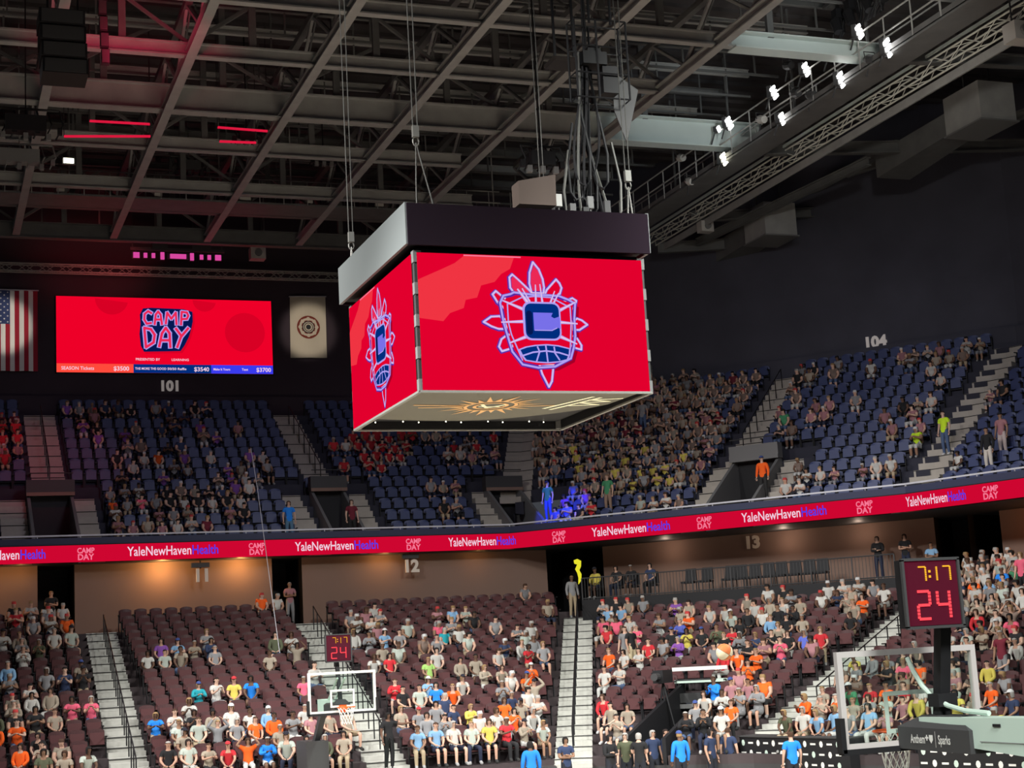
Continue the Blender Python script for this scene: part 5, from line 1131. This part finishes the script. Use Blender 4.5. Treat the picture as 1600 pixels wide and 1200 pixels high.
PIX += crop(1200, 800, 3, '890,225,w 920,300,w 1035,120,k 1050,170,w 1080,200,w 1100,240,T 990,225,k 1070,330,B 945,355,o 1000,370,l 1060,392,g 1130,372,g 920,430,T 980,430,T 1040,440,T 1020,525,r 1085,520,w 960,500,T 895,470,g 870,610,w 930,600,c 1040,735,y 1100,712,k 1185,912,n 1040,880,o 1125,90,n 430,750,y 570,740,g 500,745,g 670,775,p 550,850,o 605,850,r 440,905,G 520,925,c 600,905,P 650,940,y 430,990,l 560,1000,P 850,855,c 915,860,T 905,890,l 480,860,r 700,880,w 800,900,c 760,950,y 620,770,k 655,730,k 700,690,T 400,800,g 390,960,g 850,700,k 1130,320,G 1190,310,G 1160,240,w 1010,300,T 960,300,T 880,350,g 1180,420,w 1190,570,p 1010,590,T 950,640,T 1110,560,T 1185,640,w 1150,520,h 890,540,k 1075,600,h')
rndp = random.Random(3)
N_IND = 0
def secname(tk, k, t):
    if tk == 'lo':
        if k == 0: return 'far left block' if t < -4.5 else ('block 11' if t < 2.9 else 'block 12')
        return 'block 13' if k == 1 else 'right-hand block'
    if k == 0: return 'balcony block 101' if t < 4.6 else 'balcony block 102'
    return 'balcony block 103' if k == 1 and t < 8.6 else 'balcony block 104'
SEATP = .56
def snap(T, k, i, t): return round(t/SEATP)*SEATP
indiv = []; 
for x, y, c, extra in PIX:
    h = LO.hit(x, y, .80)
    if not h: continue
    e, k, i, t = h
    if e > .5: continue
    if k == 1 and i > 14: i = 14
    t0 = snap(LO, k, i, t); cand = sorted([t0+d*SEATP for d in range(-4, 5)], key=lambda q: abs(q-t))
    for q in cand:
        if (0, k, i, round(q/SEATP)) in taken or not free(LO, LO_H, LO_A, LO_MIT, k, i, q, .22): continue
        taken[(0, k, i, round(q/SEATP))] = c; indiv.append((0, k, i, q, c)); break
# notable balcony spectators: pixel, colour
UPPIX = [(371, 670, 'P'), (238, 722, 'o'), (160, 795, 'o'), (190, 800, 'w'), (208, 775, 'w'), (228, 778, 'p'), (372, 793, 'k'), (338, 720, 'w'), (410, 717, 'w'), (405, 745, 'g'), (392, 742, 'w'), (370, 730, 'T'), (328, 790, 'w'), (312, 790, 'k'), (308, 770, 'T'), (280, 788, 'w'), (252, 832, 'P'), (290, 833, 'w'), (310, 833, 'm'),
         (683, 768, 'T'), (706, 768, 'P'), (722, 768, 'g'), (695, 800, 'k'), (718, 798, 'g'), (700, 712, 'w'), (718, 712, 'w'), (753, 692, 'r'), (520, 695, 'r'), (538, 800, 'm'), (520, 700, 'w'), (1265, 740, 'w'), (1286, 742, 'w'), (1304, 735, 'P'), (1365, 733, 'w'), (1385, 733, 'w'), (1406, 727, 'P'), (1427, 722, 'o'), (1449, 720, 'w'),
         (1438, 690, 'Y'), (1400, 665, 'P'), (1380, 660, 'P'), (1347, 625, 'g'), (1281, 630, 'P'), (1288, 650, 'P'), (1488, 618, 'w'), (1523, 622, 'P'), (1455, 635, 'T'), (1370, 570, 'w'), (1215, 732, 'h'), (1440, 557, 'g'), (1460, 600, 'w'), (1418, 640, 'k'), (996, 800, 'c'), (1028, 798, 'w'), (1052, 798, 'w'), (1205, 775, 'w'), (1223, 775, 'w'), (930, 790, 'r')]
for x, y, c in UPPIX:
    h = UP.hit(x, y, .80)
    if not h: continue
    e, k, i, t = h; t0 = snap(UP, k, i, t); cand = sorted([t0+d*SEATP for d in range(-3, 4)], key=lambda q: abs(q-t))
    for q in cand:
        if (1, k, i, round(q/SEATP)) in taken or not free(UP, UP_H, UP_A, UP_MIT, k, i, q, .2): continue
        taken[(1, k, i, round(q/SEATP))] = c; indiv.append((1, k, i, q, c)); break
ND = 255
indiv.sort(key=lambda q: (LO if q[0] == 0 else UP).P(q[1], q[3], (LO if q[0] == 0 else UP).oz(q[2])[0], 1.0).__sub__(CAM).length)
far_people = indiv[ND:]; indiv = indiv[:ND]
# rank inside each row and block to describe each one
rows = {}
for q in indiv: rows.setdefault((q[0], secname('lo' if q[0] == 0 else 'up', q[1], q[3]), q[2]), []).append(q)
def O(n): return ordn[n] if n < 20 else 'farthest'
SIT = ['sit_rest', 'sit_rest', 'sit_lean', 'sit_back', 'sit_phone', 'sit_clap']
for key, L in rows.items():
    L.sort(key=lambda q: (q[1], q[3]))
    for n, (tr_, k, i, t, c) in enumerate(L):
        T = LO if tr_ == 0 else UP; o, z = T.oz(i); P = T.P(k, t, o+HIPO, z); kd = rndp.choice(SIT) if rndp.random() > .03 else 'sit_arms_up'
        ob, hn = make_person(P, T.rz(k)+rndp.uniform(-.35, .35), kd, c, rndp, rndp.uniform(.9, 1.04) if tr_ == 0 else rndp.uniform(.8, 1.0))
        rowtxt = f'{O(i)} row up'; pos = f', {O(n)} from left' if len(L) > 1 else ''
        ob['label'] = f'person in {CNAME[c]} top seated in {key[1]}, {rowtxt}{pos}'; ob['category'] = 'person'; ob['group'] = 'seated spectators in the '+('lower stands' if tr_ == 0 else 'balcony')
# standing people
def stand(x, y, T, kd, c, label, tro=None, turn=0, Y=None, z=None, i=None, sc=1.0):
    if T is None:
        P = ony(x, y, Y); P.z = 0; rz = turn
    else:
        h = T.hit(x, y, 1.25, .45); e, k, i, t = h; o, zz = T.oz(i); P = T.P(k, t, o+.42, zz); rz = T.rz(k)+turn; taken[(0 if T is LO else 1, k, i, round(t/SEATP))] = c; taken[(0 if T is LO else 1, k, i, round(t/SEATP)+1)] = c
    ob, hn = make_person(P, rz, kd, c, rndp, sc); tag(ob, label, 'person')
    if tro:
        for q in ob.children:
            if q.name.startswith('trousers'): q.color = (*tro, 1)
    return ob
stand(977, 998, LO, 'stand_easy', 'g', 'person standing in grey shirt in block 13 beside another in black', (.5, .42, .33))
stand(987, 1003, LO, 'stand_easy', 'k', 'person standing in black shirt and tan shorts in block 13', (.55, .46, .30), 1.2)
stand(893, 915, LO, 'stand_easy', 'g', 'person standing in grey at the corner doorway beside the yellow sign')
stand(606, 1140, LO, 'stand_point', 'k', 'person in black standing on the stairs right of the far backboard', (.01, .012, .012), .3)
stand(1565, 1005, LO, 'stand_point', 'm', 'person in dark top standing with arm out, right of near shot clock')
stand(1596, 880, LO, 'stand_easy', 'p', 'person standing in pink at the top of the right-hand block')
for x, y, c, lb in ((1373, 875, 'k', 'person in black standing behind the railing left of the near shot clock'), (1415, 862, 'k', 'person in black standing just above the near shot clock'), (1456, 868, 'l', 'person in light blue standing above the right corner of the near shot clock')):
    P = onx(x, y, 0); h = LO.hit(x, y, 1.2); 
    d = ray(x, y); k = 1; a = Vector((d.x, d.y)).dot(LO.n[1]); b = (Vector((CAM.x, CAM.y))-LO.org[1]).dot(LO.n[1]); Q = CAM+d*((-.2-b)/a)
    zf = 6.15 if (Vector((Q.x, Q.y))-LO.org[1]).dot(LO.u[1]) < 13.8 else LO.oz(16)[1]+.28
    ob, hn = make_person((Q.x, Q.y, zf), LO.rz(1), 'stand_folded', c, rndp); tag(ob, lb, 'person')
for x, Yp, c, kd, turn, lb in ((828, 14.2, 'B', 'stand_easy', 3.0, 'person in bright blue shirt standing on the floor at bottom centre, back turned'), (1062, 13.4, 'B', 'stand_easy', 3.1, 'person in bright blue shirt standing at floor level below block 13'), (1236, 9.6, 'B', 'stand_easy', 3.0, 'person in blue shirt standing in front of the logo table'),
                           (1110, 13.6, 'n', 'stand_easy', .5, 'person in dark navy suit on the floor, left of the two suits'), (1138, 13.6, 'n', 'stand_easy', 2.4, 'person in dark navy suit standing beside the logo table'), (952, 14.6, 'k', 'stand_folded', .3, 'person in black top on the floor, leftmost of three in black'),
                           (977, 14.9, 'd', 'stand_easy', -.5, 'person in dark olive top between two in black on the floor'), (998, 14.3, 'k', 'stand_folded', 2.5, 'blond person in black on the floor, rightmost of three dark tops'), (1020, 15.2, 'n', 'stand_easy', 0, 'person in navy top on the floor under the lower tunnel'), (1040, 15.3, 'n', 'stand_easy', .8, 'person in navy beside the lower tunnel mouth, left of a bright blue shirt'), (883, 15.0, 'n', 'stand_folded', 0, 'person in dark navy at the foot of the corner aisle')):
    p = ony(x, 1160, Yp); ob, hn = make_person((p.x, p.y, 0), turn, kd, c, rndp, 1.03); tag(ob, lb, 'person')
    for q in ob.children:
        if q.name.startswith('trousers'): q.color = (.02, .022, .03, 1)
# doorway and platform people
for (x, y), kk, c, lb in (((927, 880), 1, 'y', 'person in yellow top seated at left end of the viewing platform'), ((961, 892), 1, 'k', 'person in black and white seated second on the viewing platform'), ((984, 888), 1, 'k', 'person in black seated third on the viewing platform'), ((1014, 886), 1, 'n', 'person in navy seated rightmost on the viewing platform')):
    d = ray(x, y); a = Vector((d.x, d.y)).dot(LO.n[1]); b = (Vector((CAM.x, CAM.y))-LO.org[1]).dot(LO.n[1]); Q = CAM+d*((-1.5-b)/a)
    ob, hn = make_person((Q.x, Q.y, 6.15), LO.rz(1), 'sit_rest', c, rndp); tag(ob, lb, 'person', 'spectators on the viewing platform')
    PEOPLE.append(ob)
for k, t, z, o, c, lb in ((0, 3.1, LO.oz(17)[1], .3, 'P', 'person in pink top standing in the dark doorway right of number 11'), (0, -5.9, LO.oz(17)[1], .3, 'k', 'person in black standing in the dark doorway at far left')):
    ob, hn = make_person(LO.P(k, t, o, z), 0, 'stand_folded', c, rndp); tag(ob, lb, 'person')
for x, y, c, kd, lb, tro in ((858, 765, 'G', 'stand_easy', 'person in green top standing in blue light on the balcony', (.05, .1, .5)), (952, 765, 'G', 'stand_easy', 'person in green shirt standing below the packed campers, back turned', (.3, .2, .15)), (1478, 660, 'Y', 'stand_easy', 'person in neon yellow top standing in balcony block 104', None), (1193, 728, 'o', 'stand_easy', 'person in orange top standing on the stairs beside the right balcony tunnel', (.03, .03, .03)),
                        (1545, 680, 'k', 'stand_easy', 'person in black top and white shorts standing at far right of the balcony', (.6, .55, .5)), (1568, 668, 'P', 'stand_easy', 'person in pink top and white trousers standing at far right of the balcony', (.6, .5, .48)), (450, 800, 'B', 'stand_easy', 'person in blue standing beside the stairs at the right of block 101', (.1, .2, .3)), (548, 800, 'm', 'stand_easy', 'person in maroon standing left of the scoreboard by the second tunnel', (.02, .02, .02)), (1006, 640, 'g', 'stand_easy', 'person in grey standing among the packed campers right of the scoreboard', None)):
    h = UP.hit(x, y, 1.2, .45); e, k, i, t = h; o, zz = UP.oz(i); ob, hn = make_person(UP.P(k, t, o+.30, zz), UP.rz(k), kd, c, rndp); tag(ob, lb, 'person'); taken[(1, k, i, round(t/SEATP))] = c
    if tro:
        for q in ob.children:
            if q.name.startswith('trousers'): q.color = (*tro, 1)
# ---- the rest of the crowd, as one mass: places first
zones = [  # (polygon in the photo, chance a seat is filled, colours)
    ([(85, 632), (330, 625), (345, 690), (250, 700), (110, 690)], .62, 'vgkPnhv'), ([(0, 640), (45, 640), (50, 720), (0, 760)], .85, 'rrPmr'), ([(0, 720), (40, 720), (30, 760), (0, 760)], .4, 'gkn'),
    ([(150, 790), (300, 800), (410, 760), (395, 700), (200, 690), (150, 720)], .50, 'kgvnwh'), ([(230, 745), (400, 770), (350, 825), (160, 830)], .55, 'kghwTP'), ([(300, 720), (440, 715), (440, 760), (300, 780)], .4, 'kgn'),
    ([(535, 672), (650, 672), (640, 725), (560, 735)], .92, 'rrrrPr'), ([(505, 690), (540, 690), (540, 735), (505, 730)], .7, 'grw'), ([(640, 680), (690, 680), (660, 700)], .6, 'gkT'), ([(690, 680), (775, 672), (775, 720), (700, 730)], .6, 'kgPr'),
    ([(890, 700), (1100, 690), (1070, 765), (900, 760)], .97, 'yTyhTg'), ([(840, 680), (1010, 590), (1190, 585), (1175, 660), (1120, 690), (1085, 760), (1000, 765), (930, 775), (850, 740)], .97, 'hhTPhgThm'), ([(840, 745), (930, 745), (930, 800), (835, 810)], .75, 'bbvkb'),
    ([(1210, 570), (1330, 560), (1330, 590), (1215, 610)], .7, 'khgT'), ([(1225, 600), (1255, 600), (1245, 680), (1200, 690)], .6, 'khPG'), ([(1395, 545), (1600, 520), (1600, 585), (1400, 580)], .66, 'khgwPT'), ([(1375, 640), (1500, 620), (1500, 690), (1380, 690)], .5, 'khPgP'), ([(1265, 610), (1300, 610), (1300, 660), (1265, 660)], .5, 'Phg'), ([(1060, 765), (1100, 765), (1100, 800), (1060, 800)], .6, 'gh'), ([(1500, 620), (1600, 600), (1600, 650), (1520, 680)], .25, 'khg')]
zlow = [([(0, 960), (135, 960), (150, 1010), (0, 1010)], .15, 'gwkT'), ([(0, 1040), (160, 1100), (175, 1200), (0, 1200)], .12, 'wgTkdoh'), ([(230, 1120), (480, 1120), (600, 1160), (600, 1200), (200, 1200)], .15, 'wgTkochG'), ([(590, 980), (860, 990), (860, 1130), (620, 1130)], .08, 'wgTkhcn'), ([(600, 1120), (860, 1120), (860, 1200), (600, 1200)], .35, 'wgTkclo'), ([(530, 950), (850, 950), (850, 1000), (530, 1000)], .06, 'wgPkTh'),
        ([(900, 940), (1380, 900), (1380, 1010), (1120, 1060), (910, 1040)], .08, 'wgkTPhcn'), ([(1040, 960), (1330, 920), (1310, 1010), (1130, 1050)], .15, 'wgkTcho'), ([(1080, 1050), (1330, 1100), (1330, 1160), (1060, 1150)], .28, 'wgTohdPm'), ([(1310, 1030), (1600, 1060), (1600, 1200), (1310, 1200)], .25, 'wgcToPhy'), ([(1480, 810), (1600, 790), (1600, 1010), (1490, 1000)], .88, 'wgkTPhwcn'), ([(1510, 1050), (1600, 1050), (1600, 1150), (1530, 1150)], .1, 'wk'), ([(1300, 880), (1400, 900), (1380, 1000), (1310, 960)], .4, 'wkTh')]
def inside(p, x, y):
    c = False
    for (x0, y0), (x1, y1) in zip(p, p[1:]+p[:1]):
        if (y0 > y) != (y1 > y) and x < (x1-x0)*(y-y0)/(y1-y0)+x0: c = not c
    return c
rc = random.Random(11); crowd = [(50, *q) for q in far_people]; seats = []
for ti, (T, H_, A_, mw) in enumerate(((LO, LO_H, LO_A, LO_MIT), (UP, UP_H, UP_A, UP_MIT))):
    for i in range(T.N):
        o, z = T.oz(i)
        for k in range(3):
            if ti == 0 and k == 1 and i > 14: continue
            l0, l1 = T.lim(k, o+.6)
            n0, n1 = math.ceil(max(l0, -30)/SEATP), math.floor(min(l1, 40)/SEATP)
            for n in range(n0, n1+1):
                t = n*SEATP
                if not free(T, H_, A_, mw, k, i, t, .26): continue
                if ti == 0 and k == 1 and i < 3 and t > 7.6: continue
                P = T.P(k, t, o+.5, z+.5)
                if not inview(P, 70): continue
                x, y, d = px(T.P(k, t, o+.5, z+.8)); occ = (ti, k, i, n) in taken
                if not occ:
                    for pg, pr, cs in (zlow if ti == 0 else zones):
                        if inside(pg, x, y) and rc.random() < pr: occ = True; crowd.append((d, ti, k, i, t, rc.choice(cs))); break
                seats.append((d, ti, k, i, t, occ))
PM_low = {}
for kd in ('sit_rest', 'sit_lean', 'sit_clap'):
    J, vs, fs, ns, reg = build_pose(kd, True); rg = []
    for r in reg: rg.append('hair' if is_hair(r, J, True) else 'shirt' if is_shirt(r) else 'leg' if is_leg(r, .2) else 'shoe' if r[0][:2] == 'an' else 'skin')
    PM_low[kd] = (vs, fs, rg)
def mass(name, items, T, label, cat):
    V, Fc, Cc = [], [], []
    for d, ti, k, i, t, c in items:
        o, z = T.oz(i); P = T.P(k, t, o+HIPO, z); a = T.rz(k)+rc.uniform(-.2, .2); s = rc.uniform(.78, 1.0) if ti else rc.uniform(.9, 1.03); cs, sn = math.cos(a)*s, math.sin(a)*s
        vs, fs, rg = PM_low[rc.choice(list(PM_low))]; b = len(V); V += [(P.x+v.x*cs-v.y*sn, P.y+v.x*sn+v.y*cs, P.z+v.z*s) for v in vs]
        sk, hr, tr = rc.choice(SKIN), rc.choice(HAIR)[0] if rc.random() > .25 else rc.choice(((.55, .55, .55), (.5, .05, .05))), rc.choice(TRO)[0]; j = rc.uniform(.75, 1.2)
        col = {'skin': sk, 'hair': hr, 'shirt': tuple(min(1, q*j) for q in CC[c]), 'leg': tr, 'shoe': (.3, .3, .3)}
        for f, r in zip(fs, rg): Fc.append(tuple(b+q for q in f)); Cc.append((*col[r], 1))
    me = bpy.data.meshes.new(name); me.from_pydata(V, [], Fc); me.materials.append(M['crowd']); at = me.color_attributes.new('Col', 'FLOAT_COLOR', 'CORNER'); buf = []
    for p, c in zip(me.polygons, Cc): buf += list(c)*p.loop_total
    at.data.foreach_set('color', buf); me.polygons.foreach_set('use_smooth', [True]*len(Fc)); me.update()
    o = bpy.data.objects.new(name, me); COL.objects.link(o); tag(o, label, cat, kind='stuff')
mass('balcony_crowd', [q for q in crowd if q[1] == 1], UP, 'crowd of campers filling the balcony seats under the dark wall', 'crowd')
mass('lower_crowd', [q for q in crowd if q[1] == 0], LO, 'crowd filling gaps among the nearer spectators in the lower stands', 'crowd')
# ---------------------------------------------------------------- seats
def seat_meshes(col, cush, open_):
    mb = MB(); n = 7; W = .235; vs = []
    for yy, dz in ((.225, 0), (.265, 0)):
        for i in range(n):
            u = i/(n-1)*2-1; vs.append((u*W, yy+.03-.05*(1-u*u), .40)); 
        for i in range(n):
            u = i/(n-1)*2-1; vs.append((u*W*.97, yy+.05-.04*(1-u*u), .80+.055*(1-abs(u)**2.6)))
    fs = []
    for i in range(n-1): fs += [(i, i+1, n+i+1, n+i), (2*n+i+1, 2*n+i, 3*n+i, 3*n+i+1), (n+i, n+i+1, 3*n+i+1, 3*n+i)]
    fs += [(0, n, 3*n, 2*n), (n-1, 3*n-1, 4*n-1, 2*n-1)]; mb.add(vs, fs, col); back = mb.mesh('backrest')
    mb = MB()
    if open_: mb.hexa([(-.21, -.2, .375), (.21, -.2, .375), (.22, .2, .37), (-.22, .2, .37), (-.21, -.22, .425), (.21, -.22, .425), (.22, .2, .42), (-.22, .2, .42)], cush)
    else: mb.hexa([(-.21, .06, .40), (.21, .06, .40), (.22, .13, .38), (-.22, .13, .38), (-.20, .10, .745), (.20, .10, .745), (.21, .17, .745), (-.21, .17, .745)], cush)
    pan = mb.mesh('seat_pan')
    mb = MB()
    for x in (-.255, .255): mb.box((x, .06, .62), (.045, .30, .04), 'black'); mb.box((x, .12, .32), (.03, .08, .62), 'black')
    mb.box((0, .2, .36), (.5, .04, .05), 'black'); st = mb.mesh('armrest')
    return back, pan, st
def join(meshes, name):
    mb = MB()
    for me in meshes:
        for p in me.polygons: pass
        for mi_, m in enumerate(me.materials): mb.add([v.co for v in me.vertices], [tuple(p.vertices) for p in me.polygons if p.material_index == mi_], m.name) if False else None
    return mb
SM = {(0, False): seat_meshes('maroon', 'maroon_cush', False), (0, True): seat_meshes('maroon', 'maroon_cush', True), (1, False): seat_meshes('navy', 'navy', False), (1, True): seat_meshes('navy', 'navy', True)}
seats.sort(key=lambda q: q[0]); ind = {0: [], 1: []}; rest = {0: [], 1: []}
for q in seats:
    # occupied seats are hidden by who sits in them: the empty ones show largest
    (ind if (not q[5] and len(ind[q[1]]) < 300) else rest)[q[1]].append(q)
for ti in (0, 1):
    T = LO if ti == 0 else UP; rw = {}
    for q in ind[ti]: rw.setdefault((secname('lo' if ti == 0 else 'up', q[2], q[4]), q[3]), []).append(q)
    for (sec, i), L in rw.items():
        L.sort(key=lambda q: (q[2], q[4]))
        for n, q in enumerate(L):
            d, _, k, i, t, occ = q; o, z = T.oz(i); me = SM[(ti, False)]
            lab = ('empty maroon seat, ' if ti == 0 else 'empty navy seat, ')+f'{sec}, {O(i)} row up'+(f', {O(n)} empty one from left' if n < 20 else f', empty one number {n+1} from left')
            if ti == 0:
                r = empty('stadium_seat', T.P(k, t, o+HIPO, z), T.rz(k), label=lab, cat='seat', group='empty maroon seats in the lower stands')
                for nm, m_ in zip(('backrest', 'seat_pan', 'armrest'), me): c = bpy.data.objects.new(nm, m_); COL.objects.link(c); c.parent = r
            else:
                if 'navy1' not in PM:
                    V, Fc, Mi = [], [], []; mats_ = [M['navy'], M['black']]
                    for j_, m_ in enumerate(me):
                        b = len(V); V += [tuple(v.co) for v in m_.vertices]; Fc += [tuple(b+x for x in p.vertices) for p in m_.polygons]; Mi += [1 if j_ == 2 else 0]*len(m_.polygons)
                    nm_ = bpy.data.meshes.new('balcony_chair'); nm_.from_pydata(V, [], Fc); nm_.materials.append(mats_[0]); nm_.materials.append(mats_[1]); nm_.polygons.foreach_set('material_index', Mi); nm_.update(); PM['navy1'] = nm_
                c = bpy.data.objects.new('balcony_chair', PM['navy1']); COL.objects.link(c); c.location = T.P(k, t, o+HIPO, z); c.rotation_euler = (0, 0, T.rz(k)); tag(c, lab, 'seat', 'empty navy seats in the balcony')
def seat_mass(items, T, ti, label):
    V, Fc, Mi = [], [], []
    for d, _, k, i, t, occ in items:
        o, z = T.oz(i); P = T.P(k, t, o+HIPO, z); a = T.rz(k); cs, sn = math.cos(a), math.sin(a)
        for j, me in enumerate(SM[(ti, occ)]):
            b = len(V); V += [(P.x+v.co.x*cs-v.co.y*sn, P.y+v.co.x*sn+v.co.y*cs, P.z+v.co.z) for v in me.vertices]
            for p in me.polygons: Fc.append(tuple(b+x for x in p.vertices)); Mi.append(j)
    me = bpy.data.meshes.new('seat_rows'); me.from_pydata(V, [], Fc)
    for m in (('maroon', 'maroon_cush', 'black') if ti == 0 else ('navy', 'navy', 'black')): me.materials.append(M[m])
    me.polygons.foreach_set('material_index', Mi); me.update(); o = bpy.data.objects.new('seat_rows', me); COL.objects.link(o); tag(o, label, 'seats', kind='stuff')
seat_mass(rest[0], LO, 0, 'remaining maroon seats of the lower stands, occupied or farther away')
seat_mass(rest[1], UP, 1, 'remaining navy seats of the balcony, occupied or farther away')
# dark chairs on the viewing platform
cnt = 0
def platform_chair(t, lab):
    r = empty('padded_chair', LO.P(1, t, -1.4, 6.15), LO.rz(1), label=lab, cat='chair', group='dark chairs on the viewing platform')
    mb = MB(); mb.box((0, 0, .44), (.5, .48, .08), 'black'); mb.build('seat', r)
    mb = MB(); mb.hexa([(-.25, .22, .5), (.25, .22, .5), (.25, .28, .5), (-.25, .28, .5), (-.21, .27, .98), (.21, .27, .98), (.21, .33, .98), (-.21, .33, .98)], 'black'); mb.build('backrest', r)
    for x in (-.22, .22):
        for y in (-.2, .22): mb = MB(); mb.bar((x, y, 0), (x, y, .42), .03, .03, 'black'); mb.build('leg', r)
def plt(x): d = ray(x, 890); a = Vector((d.x, d.y)).dot(LO.n[1]); b = (Vector((CAM.x, CAM.y))-LO.org[1]).dot(LO.n[1]); Q = CAM+d*((-1.4-b)/a); return (Vector((Q.x, Q.y))-LO.org[1]).dot(LO.u[1])
PX = [1075, 1101, 1138, 1155, 1176, 1198, 1218, 1240, 1262, 1283]
for n, x in enumerate(PX): platform_chair(plt(x), f'empty dark chair behind the black railing, {ordn[n]} from left')
for n, ob in enumerate(PEOPLE):
    q = ob.location; t = (Vector((q.x, q.y))-LO.org[1]).dot(LO.u[1]); r0_ = platform_chair(t, f'dark chair under the {ordn[n]} seated person on the viewing platform'); ob.location = LO.P(1, t, -1.4, 6.15+.02)
# pale folding chairs at floor level, bottom centre
for n, x in enumerate((640, 668, 700, 728, 756, 784, 812)):
    p = ony(x, 1190, 14.9); r = empty('folding_chair', (p.x, p.y, 0), label=f'pale folding chair on the floor at bottom centre, {ordn[n]} from left', cat='chair', group='pale folding chairs on the floor')
    mb = MB(); mb.box((0, 0, .45), (.42, .40, .04), 'mint'); mb.build('seat', r); mb = MB(); mb.box((0, .2, .82), (.42, .03, .3), 'mint'); mb.build('backrest', r)
    for x_ in (-.2, .2):
        for y_ in (-.18, .2): mb = MB(); mb.bar((x_, y_, 0), (x_, y_, .95 if y_ > 0 else .45), .025, .025, 'grey'); mb.build('leg', r)
# blue spotlit handrail and camera post over the tunnel
root = empty('camera_platform', LO.P(1, 8.9, LO.oz(4)[0], LO.oz(4)[1]), LO.rz(1), label='dark broadcast camera stand at the left of the lower tunnel entrance', cat='camera')
mb = MB()
for x in (-.5, -.1, .3): mb.tube([(x, 0, -1.0), (-.1, 0, .9)], .035, 'black', 6)
mb.build('tripod', root); mb = MB(); mb.box((-.1, 0, 1.1), (.35, .8, .4), 'black'); mb.tube([(-.1, -.4, 1.1), (-.1, -.7, 1.1)], .12, 'dgrey', 10); mb.build('camera_body', root)
